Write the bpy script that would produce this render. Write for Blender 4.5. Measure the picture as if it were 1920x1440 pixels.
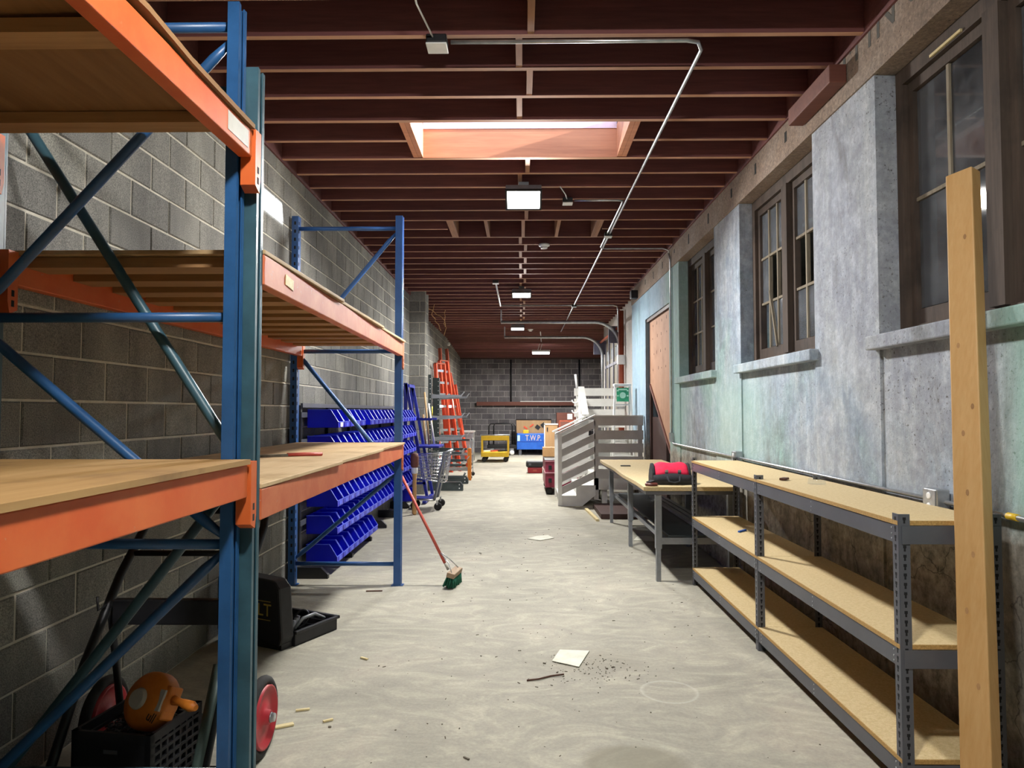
import bpy, bmesh, math, random
from mathutils import Vector, Matrix
for o in list(bpy.data.objects): bpy.data.objects.remove(o)
SC = bpy.context.scene
COL = SC.collection
random.seed(7)
PI = math.pi

# ------------------------------------------------------------------ camera, world, sun, exposure
cam = bpy.data.cameras.new('camera'); camo = bpy.data.objects.new('camera', cam); COL.objects.link(camo)
FPX = 1330.0
cam.sensor_width = 36.0; cam.lens = FPX / 1920 * 36.0; cam.clip_start = 0.05; cam.clip_end = 200
camo.location = (0, 0, 1.57)
camo.rotation_euler = (PI / 2 + math.atan(50 / FPX), 0, math.atan(18 / FPX))
SC.camera = camo
W = bpy.data.worlds.new('World'); SC.world = W; W.use_nodes = True
wb = W.node_tree.nodes['Background']; wb.inputs[0].default_value = (0.62, 0.76, 1.0, 1); wb.inputs[1].default_value = 3.6
sl = bpy.data.lights.new('sun', 'SUN'); sl.energy = 24.0; sl.angle = math.radians(1.2); sl.color = (0.93, 0.96, 1.0)
slo = bpy.data.objects.new('sun', sl); COL.objects.link(slo); slo.location = (8, 5, 8)
slo.rotation_euler = Vector((-1.0, 0.07, -0.30)).to_track_quat('-Z', 'Y').to_euler()
vs = SC.view_settings; vs.view_transform = 'Standard'; vs.look = 'None'; vs.gamma = 1.0; vs.use_curve_mapping = False
vs.exposure = 0.66
SC.cycles.max_bounces = 8; SC.cycles.diffuse_bounces = 7; SC.cycles.transparent_max_bounces = 12
SC.cycles.sample_clamp_indirect = 6.0
FLOOD = 92.0

# ------------------------------------------------------------------ materials
def lin(c):
    if isinstance(c, str): c = [int(c[i:i + 2], 16) / 255 for i in (0, 2, 4)]
    return [x / 12.92 if x <= .04045 else ((x + .055) / 1.055) ** 2.4 for x in c] + [1.0]
class NT:
    def __init__(s, name):
        s.m = bpy.data.materials.new(name); s.m.use_nodes = True; s.t = s.m.node_tree; s.n = s.t.nodes
        s.p = s.n['Principled BSDF']
    def new(s, k, **kw):
        x = s.n.new(k)
        for a, b in kw.items(): setattr(x, a, b)
        return x
    def l(s, a, b): s.t.links.new(a, b)
    def coord(s, scale=(1, 1, 1), obj=False):
        if obj: src = s.new('ShaderNodeTexCoord').outputs['Object']
        else: src = s.new('ShaderNodeNewGeometry').outputs['Position']
        mp = s.new('ShaderNodeMapping'); mp.inputs['Scale'].default_value = scale; s.l(src, mp.inputs[0]); return mp.outputs[0]
    def noise(s, vec, scale, detail=4, rough=.6, dist=0):
        x = s.new('ShaderNodeTexNoise'); x.inputs['Scale'].default_value = scale; x.inputs['Detail'].default_value = detail
        x.inputs['Roughness'].default_value = rough; x.inputs['Distortion'].default_value = dist
        s.l(vec, x.inputs['Vector']); return x.outputs['Fac']
    def ramp(s, fac, stops):
        r = s.new('ShaderNodeValToRGB'); e = r.color_ramp.elements
        while len(e) < len(stops): e.new(.5)
        for i, (p, c) in enumerate(stops):
            e[i].position = p; e[i].color = c if len(c) == 4 and not isinstance(c, str) else lin(c)
        s.l(fac, r.inputs[0]); return r.outputs[0]
    def mix(s, fac, a, b, mode='MIX'):
        x = s.new('ShaderNodeMix', data_type='RGBA', blend_type=mode)
        for v, i in ((fac, 0), (a, 6), (b, 7)):
            if isinstance(v, (int, float)): x.inputs[i].default_value = v
            elif isinstance(v, (list, tuple, str)): x.inputs[i].default_value = lin(v) if isinstance(v, str) else v
            else: s.l(v, x.inputs[i])
        return x.outputs[2]
    def bump(s, h, st, dist=.01):
        b = s.new('ShaderNodeBump'); b.inputs['Strength'].default_value = st; b.inputs['Distance'].default_value = dist
        s.l(h, b.inputs['Height']); s.l(b.outputs[0], s.p.inputs['Normal'])
    def fin(s, col=None, rough=.7, metal=0.0):
        if col is not None:
            if isinstance(col, str): s.p.inputs['Base Color'].default_value = lin(col)
            else: s.l(col, s.p.inputs['Base Color'])
        s.p.inputs['Roughness'].default_value = rough; s.p.inputs['Metallic'].default_value = metal
        return s.m
def paint(name, c, c2=None, rough=.5, metal=0., scale=9., bump=.0, stretch=(1, 1, 1), wear=None, wearp=.72, obj=True, lo=.35, hi=.65, fine=0):
    t = NT(name); v = t.coord(stretch, obj)
    f = t.noise(v, scale, 5, .62)
    col = t.ramp(f, [(lo, c), (hi, c2 or c)])
    if wear:
        w = t.noise(v, scale * 4.2, 6, .75)
        col = t.mix(t.ramp(w, [(wearp, (0, 0, 0, 1)), (wearp + .06, (1, 1, 1, 1))]), col, wear)
    if fine:
        g = t.noise(v, 320, 2, .5); col = t.mix(fine, col, t.ramp(g, [(.3, '202020'), (.7, 'e8e8e8')]), 'OVERLAY')
    if bump: t.bump(t.noise(v, scale * 3, 6, .7), bump, .006)
    return t.fin(col, rough, metal)
def wood(name, c, c2, axis='Y', scale=14., rough=.65, dark=None):
    st = {'X': (.07, 1, 1), 'Y': (1, .07, 1), 'Z': (1, 1, .07)}[axis]
    t = NT(name); v = t.coord(st, True)
    n = t.noise(v, scale, 5, .6, .6); n2 = t.noise(v, scale * 5, 4, .6)
    col = t.mix(.5, t.ramp(n, [(.35, c), (.66, c2)]), t.ramp(n2, [(.3, c2), (.7, c)]))
    if dark:
        k = t.noise(t.coord((1, 1, 1), True), 2.3, 5, .6); col = t.mix(t.ramp(k, [(.5, (0, 0, 0, 1)), (.75, (1, 1, 1, 1))]), col, dark)
    r = t.new('ShaderNodeObjectInfo').outputs['Random']
    col = t.mix(1.0, col, t.ramp(r, [(0, 'd8d4d0'), (1, 'ffffff')]), 'MULTIPLY')
    t.bump(n2, .25, .003)
    return t.fin(col, rough)
def m_block(name, a, b, c, island=False):
    t = NT(name); v = t.coord()
    r = t.new('ShaderNodeNewGeometry').outputs['Random Per Island'] if island else t.new('ShaderNodeObjectInfo').outputs['Random']
    base = t.ramp(r, [(0, a), (.5, b), (1, c)])
    g = t.noise(v, 170, 3, .7); st = t.noise(t.coord((1, 1, .35)), 3.2, 6, .65)
    base = t.mix(.62, base, t.ramp(g, [(.34, '262522'), (.66, 'e2e0d8')]), 'OVERLAY')
    base = t.mix(.3, base, t.ramp(t.noise(v, 1.1, 5, .6), [(.38, '55534e'), (.62, 'b0aea8')]), 'OVERLAY')
    base = t.mix(.55, base, t.ramp(st, [(.38, '5d5b55'), (.62, 'a3a199')]), 'OVERLAY')
    t.bump(t.noise(v, 120, 4, .8), .5, .004)
    return t.fin(base, .95)
def m_floor():
    t = NT('concrete_floor'); v = t.coord()
    n = t.noise(v, .9, 7, .6, .6); sw = t.noise(t.coord((.8, 1.4, 1)), 2.4, 9, .68, 2.6); g = t.noise(v, 55, 5, .75)
    col = t.ramp(n, [(.3, 'a9a69b'), (.5, 'b7b3a7'), (.7, 'c4c0b3')])
    col = t.mix(.45, col, t.ramp(sw, [(.36, '6f6c62'), (.52, '8f8c80'), (.66, 'b9b6a8')]), 'OVERLAY')
    col = t.mix(.25, col, t.ramp(g, [(.3, '4d4b45'), (.7, 'c2c0b8')]), 'OVERLAY')
    # damp stain with a shape of its own and a dust ring left by a drum
    def blob(x, y, rx, ry, lo, hi):
        geo = t.new('ShaderNodeNewGeometry').outputs['Position']
        mp = t.new('ShaderNodeMapping'); mp.vector_type = 'POINT'
        mp.inputs['Location'].default_value = (-x / rx, -y / ry, 0); mp.inputs['Scale'].default_value = (1 / rx, 1 / ry, 0)
        t.l(geo, mp.inputs[0])
        ln = t.new('ShaderNodeVectorMath', operation='LENGTH'); t.l(mp.outputs[0], ln.inputs[0])
        ad = t.new('ShaderNodeMath', operation='MULTIPLY_ADD'); t.l(n, ad.inputs[0]); ad.inputs[1].default_value = .5; t.l(ln.outputs['Value'], ad.inputs[2])
        sb = t.new('ShaderNodeMath', operation='SUBTRACT'); t.l(ad.outputs[0], sb.inputs[0]); sb.inputs[1].default_value = .25
        return sb.outputs[0]
    st = t.ramp(blob(.5, 3.22, .26, .20, 0, 1), [(.0, (.7, .7, .7, 1)), (.75, (.6, .6, .6, 1)), (1, (0, 0, 0, 1))])
    col = t.mix(st, col, '77725f')
    rg = t.ramp(blob(.825, 4.04, .165, .165, 0, 1), [(.82, (0, 0, 0, 1)), (.93, (.28, .28, .28, 1)), (1, (0, 0, 0, 1))])
    col = t.mix(rg, col, 'd2cfc4')
    sm = t.ramp(blob(.45, 4.5, .40, .30, 0, 1), [(.0, (.45, .45, .45, 1)), (.5, (.3, .3, .3, 1)), (1, (0, 0, 0, 1))])
    col = t.mix(sm, col, '8b8474')
    t.bump(sw, .18, .004)
    return t.fin(col, .82)
def m_plaster():
    t = NT('painted_plaster'); v = t.coord()
    n1 = t.noise(v, .55, 5, .6, .5); n2 = t.noise(t.coord((1, 1, .3)), 2.2, 8, .72, .4); n3 = t.noise(v, 15, 7, .75)
    hue = t.ramp(n1, [(.3, 'b8bcc6'), (.45, 'c6c9ce'), (.56, 'b4c0ca'), (.66, 'aac6c2')])
    hue = t.mix(t.ramp(n2, [(.45, (0, 0, 0, 1)), (.62, (.75, .75, .75, 1))]), hue, 'd0d2d2')
    hue = t.mix(t.ramp(n2, [(.32, (.7, .7, .7, 1)), (.45, (0, 0, 0, 1))]), hue, '85898c')
    hue = t.mix(.36, hue, t.ramp(n3, [(.33, '3e4042'), (.5, '8a8c8e'), (.66, 'c8c9c8')]), 'OVERLAY')
    hue = t.mix(.35, hue, t.ramp(t.noise(v, 5.5, 8, .7, .8), [(.34, '505256'), (.5, '85878a'), (.64, 'b4b6b8')]), 'OVERLAY')
    sk = t.noise(v, 62, 3, .6); wk = t.noise(v, 1.7, 4, .6)
    spk = t.mix(1.0, t.ramp(sk, [(.30, (1, 1, 1, 1)), (.40, (0, 0, 0, 1))]), t.ramp(wk, [(.42, (0, 0, 0, 1)), (.62, (1, 1, 1, 1))]), 'MULTIPLY')
    hue = t.mix(spk, hue, '55544f')
    stn = t.noise(t.coord((1, 1, .12)), 7, 6, .7); hue = t.mix(.30, hue, t.ramp(stn, [(.36, '4c4e50'), (.5, '828486'), (.64, 'b8babc')]), 'OVERLAY')
    sep = t.new('ShaderNodeSeparateXYZ'); t.l(t.new('ShaderNodeNewGeometry').outputs['Position'], sep.inputs[0])
    # mint paint on the nearest bay and on the far pier, blue paint round the boarded doorway
    def band(a, b, c, d, src='Y'):
        mr = t.new('ShaderNodeMapRange'); mr.inputs[1].default_value = a; mr.inputs[2].default_value = b; t.l(sep.outputs[src], mr.inputs[0])
        mr2 = t.new('ShaderNodeMapRange'); mr2.inputs[1].default_value = d; mr2.inputs[2].default_value = c; t.l(sep.outputs[src], mr2.inputs[0])
        k = t.new('ShaderNodeMath', operation='MULTIPLY'); t.l(mr.outputs[0], k.inputs[0]); t.l(mr2.outputs[0], k.inputs[1]); return k.outputs[0]
    def mul(a, f):
        k = t.new('ShaderNodeMath', operation='MULTIPLY'); t.l(a, k.inputs[0])
        if isinstance(f, float): k.inputs[1].default_value = f
        else: t.l(f, k.inputs[1])
        return k.outputs[0]
    wn = t.ramp(n2, [(.3, (.35, .35, .35, 1)), (.6, (1, 1, 1, 1))])
    hue = t.mix(mul(mul(band(-2, -1.9, 2.9, 3.1), wn), .75), hue, '8cc4ae')
    hue = t.mix(mul(mul(band(8.3, 9.2, 9.75, 10.2), wn), .7), hue, '92bdb2')
    hue = t.mix(mul(mul(band(9.9, 10.6, 13.2, 14), wn), .7), hue, '8fb0c4')
    hue = t.mix(mul(mul(band(5.6, 6.4, 7.2, 8.2), band(0, .9, 1.7, 2.1, 'Z')), .5), hue, '9cbfb3')
    low = t.new('ShaderNodeMath', operation='MULTIPLY_ADD'); t.l(n2, low.inputs[0]); low.inputs[1].default_value = .5; t.l(sep.outputs['Z'], low.inputs[2])
    lf = t.new('ShaderNodeMapRange'); lf.inputs[1].default_value = 1.42; lf.inputs[2].default_value = 1.22; t.l(low.outputs[0], lf.inputs[0])
    bare = t.ramp(n3, [(.35, '66625a'), (.5, '928c80'), (.65, 'aea89c')])
    bare = t.mix(t.ramp(n2, [(.36, (.7, .7, .7, 1)), (.5, (0, 0, 0, 1))]), bare, '57524a')
    vo = t.new('ShaderNodeTexVoronoi'); vo.feature = 'DISTANCE_TO_EDGE'; vo.inputs['Scale'].default_value = 1.9
    nd = t.new('ShaderNodeTexNoise'); nd.inputs['Scale'].default_value = 3.0; nd.inputs['Detail'].default_value = 6; t.l(v, nd.inputs['Vector']); wv = t.mix(.35, v, nd.outputs['Color']); t.l(wv, vo.inputs['Vector'])
    bare = t.mix(t.ramp(vo.outputs[0], [(.0, (.8, .8, .8, 1)), (.008, (0, 0, 0, 1))]), bare, '2b2722')
    col = t.mix(lf.outputs[0], hue, bare)
    t.bump(t.noise(v, 11, 8, .75), .55, .012)
    return t.fin(col, .9)
def m_beamconc():
    t = NT('stained_concrete_beam'); v = t.coord()
    n = t.noise(v, 1.6, 6, .6); g = t.noise(v, 38, 5, .8); p = t.noise(v, 75, 2, .5)
    col = t.ramp(n, [(.3, '8d7d70'), (.5, 'a59384'), (.7, 'b4a79b')])
    col = t.mix(.5, col, t.ramp(g, [(.34, '3d362f'), (.5, '888078'), (.64, 'c8c0b6')]), 'OVERLAY')
    col = t.mix(t.ramp(p, [(.27, (.9, .9, .9, 1)), (.33, (0, 0, 0, 1))]), col, '3c3029')
    t.bump(t.noise(v, 22, 8, .8), .7, .012)
    return t.fin(col, .92)
def m_glass():
    t = NT('old_window_glass'); v = t.coord()
    out = t.n['Material Output']
    tr = t.new('ShaderNodeBsdfTransparent'); tr.inputs[0].default_value = (.8, .84, .86, 1)
    gl = t.new('ShaderNodeBsdfGlossy'); gl.inputs['Roughness'].default_value = .04
    df = t.new('ShaderNodeBsdfDiffuse'); df.inputs[0].default_value = lin('8a8c90')
    fr = t.new('ShaderNodeFresnel'); fr.inputs[0].default_value = 1.5
    m1 = t.new('ShaderNodeMixShader'); t.l(fr.outputs[0], m1.inputs[0]); t.l(tr.outputs[0], m1.inputs[1]); t.l(gl.outputs[0], m1.inputs[2])
    f = t.ramp(t.noise(v, 3.5, 6, .7), [(.35, (.1, .1, .1, 1)), (.7, (.38, .38, .38, 1))])
    m2 = t.new('ShaderNodeMixShader'); t.l(f, m2.inputs[0]); t.l(m1.outputs[0], m2.inputs[1]); t.l(df.outputs[0], m2.inputs[2])
    t.l(m2.outputs[0], out.inputs[0]); return t.m
def m_clear(name, tint=(.95, .97, 1, 1)):
    t = NT(name); tr = t.new('ShaderNodeBsdfTransparent'); tr.inputs[0].default_value = tint
    gl = t.new('ShaderNodeBsdfGlossy'); gl.inputs['Roughness'].default_value = .05
    mx = t.new('ShaderNodeMixShader'); mx.inputs[0].default_value = .06
    t.l(tr.outputs[0], mx.inputs[1]); t.l(gl.outputs[0], mx.inputs[2]); t.l(mx.outputs[0], t.n['Material Output'].inputs[0]); return t.m
def m_emit(name, c, s):
    t = NT(name); t.p.inputs['Emission Color'].default_value = lin(c); t.p.inputs['Emission Strength'].default_value = s
    return t.fin(c, .4)
MT = dict(
    floor=m_floor(), plaster=m_plaster(), beamconc=m_beamconc(), glass=m_glass(), clear=m_clear('skylight_glazing'),
    block=m_block('concrete_block', '989899', 'a6a6a6', 'b6b6b4'), block_i=m_block('concrete_block_joined', '989899', 'a6a6a6', 'b6b6b4', True),
    blockd=m_block('purple_grey_block', '7c7a84', '888690', '98969e'), mortar=paint('mortar', 'bcb6a6', 'cdc8ba', .95, scale=20, bump=.5, obj=False),  # far-end blocks in a darker purple-grey
    mortard=paint('grey_mortar', 'a8a4a2', 'bcb8b4', .95, scale=20, obj=False),
    joist=wood('stained_joist', '8a5450', '663c3e', 'X', 10, .8), joistb=wood('bare_joist_edge', 'cc9c7c', 'b07e62', 'X', 10, .8),
    daylit_wood=wood('daylit_fir', 'c8845a', 'a86644', 'X', 9, .7), blocking=wood('blocking_wood', 'b98a6a', '96664c', 'Y', 12, .8),  # the fir carries the daylight of the skylight well in its colour
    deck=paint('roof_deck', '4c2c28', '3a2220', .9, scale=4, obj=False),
    ply1=wood('dirty_plywood', 'b8935c', '9a7440', 'Y', 6, .75, '6e4e2a'),
    ply=wood('worn_plywood', 'cdb288', 'b8976a', 'Y', 6, .7, '97794c'), plyu=wood('plywood_underside', 'a67c4e', '8a6238', 'Y', 7, .8),
    stud=wood('rack_lumber', 'b48a5c', '987046', 'X', 12, .75), lumber=wood('new_lumber', 'd8ae74', 'c89a5c', 'Z', 16, .6),
    pboard=paint('particle_board', 'd0bc90', 'c2ab7c', .7, scale=60, fine=.2, obj=True), pedge=paint('particle_edge', 'c09a5c', '9c7a44', .8, scale=140),
    blue=paint('blue_rack_paint', '1f4772', '2a5788', .38, scale=5, wear='6a7078', wearp=.70), teal=paint('teal_rack_paint', '2c4852', '385a66', .42, scale=6, wear='5c686e', wearp=.70),
    dkblue=paint('dark_blue_rack_paint', '27508a', '2f5c98', .42, scale=6, wear='3a3f46', wearp=.75),
    orange=paint('orange_beam_paint', 'c4521e', 'cc6630', .5, scale=4, wear='b88468', wearp=.66, bump=.05), orange2=paint('faded_orange_beam_paint', 'b4522a', 'c46e44', .55, scale=5, wear='b47a66', wearp=.62),
    tag_steel=paint('beam_tag', 'a9a69c', 'b8b5aa', .5), sticker=paint('sticker', 'd8c48a', 'e6d8ae', .6, scale=40),
    greyst=paint('grey_shelf_steel', '595b62', '62646b', .42, .25, scale=4), hole=paint('punched_hole', '17171a', '17171a', .9),
    galv=paint('galvanised_steel', 'a8acb0', 'c4c7ca', .35, .8, scale=12), chrome=paint('chrome_wire', 'c2c5c8', 'dadcde', .25, .9),
    black=paint('black_plastic', '16161a', '202024', .5, scale=12), blackst=paint('black_steel', '141416', '1e1e22', .45, .2), rubber=paint('rubber', '1c1b1b', '2a2827', .85, scale=18),
    bin=paint('blue_bin_plastic', '0d14c4', '101ad2', .32, scale=3), binlip=paint('blue_bin_lip', '4a5ce6', '5c6eee', .4), card=paint('white_card', 'e6e6e2', 'f2f2ee', .8),
    red=paint('red_paint', 'b02a34', 'a0222c', .45, scale=8, wear='6a2a2a', wearp=.7), redpole=paint('red_broom_handle', 'b4463c', 'c25a4c', .5, scale=8),
    maroon=paint('maroon_chest_paint', '7a1c34', '8a2440', .42, scale=6, wear='b8909a', wearp=.78), pinkedge=paint('worn_maroon_edge', 'b87888', 'c89a9e', .6),
    bagred=paint('red_canvas', 'd0103c', 'da1c48', .8, scale=30, bump=.2), bagblk=paint('black_canvas', '191a1e', '24252a', .85, scale=30, bump=.2), leather=paint('brown_leather', '4a2018', '5c2a20', .4),
    white=paint('white_paint', 'dad9d4', 'e6e5e0', .55, scale=5, wear='a8a69c', wearp=.74), offwhite=paint('stair_paint', 'cfcec8', 'dddcd6', .6, scale=4, wear='8f8d84', wearp=.7),
    greywood=paint('grey_painted_boards', 'b4b1ad', 'bfbcb8', .6, scale=5, wear='8a8782', wearp=.76),
    brownwood=wood('dark_brown_wood', '4a302a', '3c2622', 'Z', 9, .6), winwood=wood('weathered_window_wood', '43372f', '5c4e44', 'Z', 16, .85, '2c2520'), putty=wood('putty_edges', '9a917e', '6e6250', 'Z', 26, .9),
    doorply=wood('door_plywood', 'c89a7a', 'b8896a', 'Z', 5, .75, 'a87656'), rust=paint('rusty_pipe', '9a4a30', '8a3c26', .7, scale=12), brownpipe=wood('brown_timber', '7a4a3c', '64382e', 'X', 9, .7),
    cartan=paint('cardboard', 'b98c5a', 'c69a68', .8, scale=9), tan=wood('tan_hardboard', 'bd9c70', 'ad8a60', 'Z', 6, .6), yellow=paint('yellow_paint', 'd0a814', 'dcb62a', .45, scale=6, wear='7a6a3a', wearp=.7),
    chestblue=paint('blue_chest_paint', '1c56b4', '2463c4', .42, scale=5), orangel=paint('orange_fibreglass', 'd8482a', 'e25a38', .5, scale=8), orangehoist=paint('orange_hoist_paint', 'd8802a', 'c87020', .5, scale=14, wear='4a3020', wearp=.68),
    rope=paint('yellow_rope', 'd0b830', 'e0cc4c', .8), darkgreen=paint('dark_grey_steel', '3a4244', '444c4e', .42, .3), ltsteel=paint('pale_steel', '808488', '90949a', .4, .4),
    bristle=paint('green_bristle', '0e4a34', '16604a', .9, scale=60), woodgrey=wood('worn_broom_block', 'b09a80', '98826a', 'Y', 12, .8),
    paper=paint('paper', 'c9c8b6', 'dedccd', .8, scale=7, wear='8f8a76', wearp=.66), chip=paint('wood_chip', 'd8c89a', 'c8b482', .8), debris=paint('dark_debris', '5a5348', '7a7264', .9),
    whitepl=paint('white_plastic', 'dfe0e0', 'ececec', .4), green=paint('green_label', '2a9a6c', '34a87a', .5), mint=paint('pale_mint_print', 'b4ecd0', 'c4f4dc', .5),
    rackblue=paint('deep_blue_paint', '18248a', '1e2c9a', .4), poleGreen=paint('green_grey_tube', '4a5a54', '566660', .45, .3), signred=paint('sign_red', 'e07a80', 'e68a90', .6),
    doorpan=paint('garage_door_panel', '7a7468', '868074', .6, scale=4), doorst=paint('garage_door_stile', '5a5a66', '66667a', .5), brickw=paint('whitewashed_brick', 'c4c0bc', 'd6d2ce', .9, scale=20, bump=.4),
    brickb=paint('dark_brick', '6a5450', '7a625c', .9, scale=20, bump=.4), annex=paint('annex_plaster', '77766f', '8a8982', .9, scale=2, obj=False), ink=paint('black_ink', '20201e', '262624', .9), letter=paint('painted_letter', '565450', '66635c', .9, scale=20),
    pinkwhite=paint('lit_curb_pink', 'c4a0a2', 'd4b4b4', .7),  # pale pink, the lit look of the skylight curb put into colour
    twp=paint('hand_painted_letters', 'd8d0b4', 'd8a890', .7, scale=30), yellowed=paint('yellow_lettering', 'a8903c', 'b49c46', .6), lens=m_emit('lamp_lens', 'ffffff', 12.0), grime=paint('greasy_brown', '5a3a2c', '4a2e24', .7),
)

# ------------------------------------------------------------------ geometry helpers
ORG = {}
def V(*a): return Vector(a)
class MB:
    def __init__(s): s.v = []; s.f = []; s.sm = []; s.mi = []; s.cur = 0
    def face(s, idx, smooth=False): s.f.append(tuple(idx)); s.sm.append(smooth); s.mi.append(s.cur)
    def box(s, x0, x1, y0, y1, z0, z1):
        b = len(s.v); s.v += [V(x, y, z) for z in (z0, z1) for y in (y0, y1) for x in (x0, x1)]
        for q in ((0, 2, 3, 1), (4, 5, 7, 6), (0, 1, 5, 4), (2, 6, 7, 3), (0, 4, 6, 2), (1, 3, 7, 5)): s.face([b + i for i in q])
        return s
    def bar(s, p, q, w, h, up=(0, 0, 1)):
        p = Vector(p); q = Vector(q); d = (q - p).normalized(); u = Vector(up)
        if abs(d.dot(u)) > .98: u = V(0, 1, 0)
        r = d.cross(u).normalized(); u = r.cross(d).normalized(); b = len(s.v)
        for c in (p, q): s.v += [c + r * (i * w / 2) + u * (j * h / 2) for i, j in ((-1, -1), (1, -1), (1, 1), (-1, 1))]
        for k in ((3, 2, 1, 0), (4, 5, 6, 7), (0, 1, 5, 4), (1, 2, 6, 5), (2, 3, 7, 6), (3, 0, 4, 7)): s.face([b + i for i in k])
        return s
    def tube(s, pts, r, seg=8, closed=False, rs=None):
        pts = [Vector(p) for p in pts]; n = len(pts); b = len(s.v); prev = None
        for i, p in enumerate(pts):
            if closed: d = pts[(i + 1) % n] - pts[i - 1]
            else: d = pts[min(i + 1, n - 1)] - pts[max(i - 1, 0)]
            d.normalize()
            if prev is None:
                a = V(0, 0, 1) if abs(d.z) < .9 else V(1, 0, 0); u = d.cross(a).normalized()
            else: u = (prev - d * prev.dot(d)).normalized()
            prev = u; w = d.cross(u); rr = rs[i] if rs else r
            for k in range(seg):
                a = 2 * PI * k / seg; s.v.append(p + (u * math.cos(a) + w * math.sin(a)) * rr)
        for i in range(n if closed else n - 1):
            j = (i + 1) % n
            for k in range(seg):
                l = (k + 1) % seg; s.face([b + i * seg + k, b + i * seg + l, b + j * seg + l, b + j * seg + k], True)
        if not closed:
            s.face([b + k for k in range(seg)][::-1]); s.face([b + (n - 1) * seg + k for k in range(seg)])
        return s
    def cyl(s, p, q, r, r2=None, seg=16): return s.tube([p, q], r, seg, rs=[r, r if r2 is None else r2])
    def prism(s, poly, axis, a, c):
        def m(u, v, t): return V(t, u, v) if axis == 'X' else (V(u, t, v) if axis == 'Y' else V(u, v, t))
        b = len(s.v); n = len(poly); s.v += [m(u, v, a) for u, v in poly] + [m(u, v, c) for u, v in poly]
        s.face(list(range(b, b + n))); s.face(list(range(b + n, b + 2 * n))[::-1])
        for i in range(n):
            j = (i + 1) % n; s.face([b + i, b + n + i, b + n + j, b + j])
        return s
    def lathe(s, prof, origin, axis, seg=20):
        """prof: (radius, along) rings about a world axis 'X','Y','Z' at origin"""
        o = Vector(origin); b = len(s.v)
        for r, t in prof:
            for k in range(seg):
                a = 2 * PI * k / seg; c, d = r * math.cos(a), r * math.sin(a)
                s.v.append(o + (V(t, c, d) if axis == 'X' else V(d, t, c) if axis == 'Y' else V(c, d, t)))
        for i in range(len(prof) - 1):
            for k in range(seg):
                l = (k + 1) % seg; s.face([b + i * seg + k, b + i * seg + l, b + (i + 1) * seg + l, b + (i + 1) * seg + k], True)
        s.face([b + k for k in range(seg)][::-1]); s.face([b + (len(prof) - 1) * seg + k for k in range(seg)])
        return s
    def xf(s, M, start=0):
        for i in range(start, len(s.v)): s.v[i] = M @ s.v[i]
        return s
    def mesh(s, name, mats, off):
        me = bpy.data.meshes.new(name); me.from_pydata([tuple(v - off) for v in s.v], [], s.f)
        for m in mats: me.materials.append(MT[m] if isinstance(m, str) else m)
        me.polygons.foreach_set('use_smooth', s.sm)
        if len(mats) > 1: me.polygons.foreach_set('material_index', s.mi)
        bm = bmesh.new(); bm.from_mesh(me); bmesh.ops.recalc_face_normals(bm, faces=bm.faces); bm.to_mesh(me); bm.free()
        me.update(); return me
    def build(s, name, mat, parent=None, bevel=0):
        mats = mat if isinstance(mat, (list, tuple)) else [mat]
        if parent is None:
            xs = [v.x for v in s.v]; ys = [v.y for v in s.v]; zs = [v.z for v in s.v]
            off = V((min(xs) + max(xs)) / 2, (min(ys) + max(ys)) / 2, min(zs))
        else: off = ORG[parent.name]
        o = bpy.data.objects.new(name, s.mesh(name, mats, off)); COL.objects.link(o)
        ORG[o.name] = off
        if parent is None: o.location = off
        else: o.parent = parent
        if bevel:
            b = o.modifiers.new('Bevel', 'BEVEL'); b.width = bevel; b.segments = 2; b.limit_method = 'ANGLE'; b.angle_limit = .7
        return o
def tag(o, label, cat, group=None):
    o['label'] = label; o['category'] = cat
    if group: o['group'] = group
    return o
def thing(name, label, cat, loc=(0, 0, 0), group=None):
    o = bpy.data.objects.new(name, None); COL.objects.link(o); o.location = loc; o.empty_display_size = .1
    ORG[o.name] = Vector(loc); return tag(o, label, cat, group)
def struct(o): o['kind'] = 'structure'; return o
def sroot(name, loc=(0, 0, 0)):
    o = bpy.data.objects.new(name, None); COL.objects.link(o); o.location = loc; ORG[o.name] = Vector(loc); o['kind'] = 'structure'; return o
def dup(root, loc, rotz=0, label=None, group=None):
    def cp(o, par):
        c = o.copy(); COL.objects.link(c); c.parent = par; ORG[c.name] = ORG.get(o.name, V(0, 0, 0))
        for ch in o.children: cp(ch, c)
        return c
    r = cp(root, None); r.location = loc; r.rotation_euler = (0, 0, rotz)
    if label: r['label'] = label
    if group: r['group'] = group
    return r
def text(name, s, size, mat, parent, M, ext=.0006):
    c = bpy.data.curves.new(name, 'FONT'); c.body = s; c.size = size; c.extrude = ext; c.align_x = 'CENTER'; c.align_y = 'CENTER'; c.resolution_u = 3
    t = bpy.data.objects.new('t', c); COL.objects.link(t); bpy.context.view_layer.update()
    me = bpy.data.meshes.new_from_object(t.evaluated_get(bpy.context.evaluated_depsgraph_get())); bpy.data.objects.remove(t)
    me.name = name; me.materials.clear(); me.materials.append(MT[mat])
    off = ORG[parent.name] if parent else V(0, 0, 0)
    me.transform(Matrix.Translation(-off) @ M)
    o = bpy.data.objects.new(name, me); COL.objects.link(o); o.parent = parent; ORG[o.name] = off; return o
def basis(x, y, o):
    x = Vector(x).normalized(); y = Vector(y).normalized(); z = x.cross(y)
    return Matrix(((x.x, y.x, z.x, o[0]), (x.y, y.y, z.y, o[1]), (x.z, y.z, z.z, o[2]), (0, 0, 0, 1)))
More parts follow.
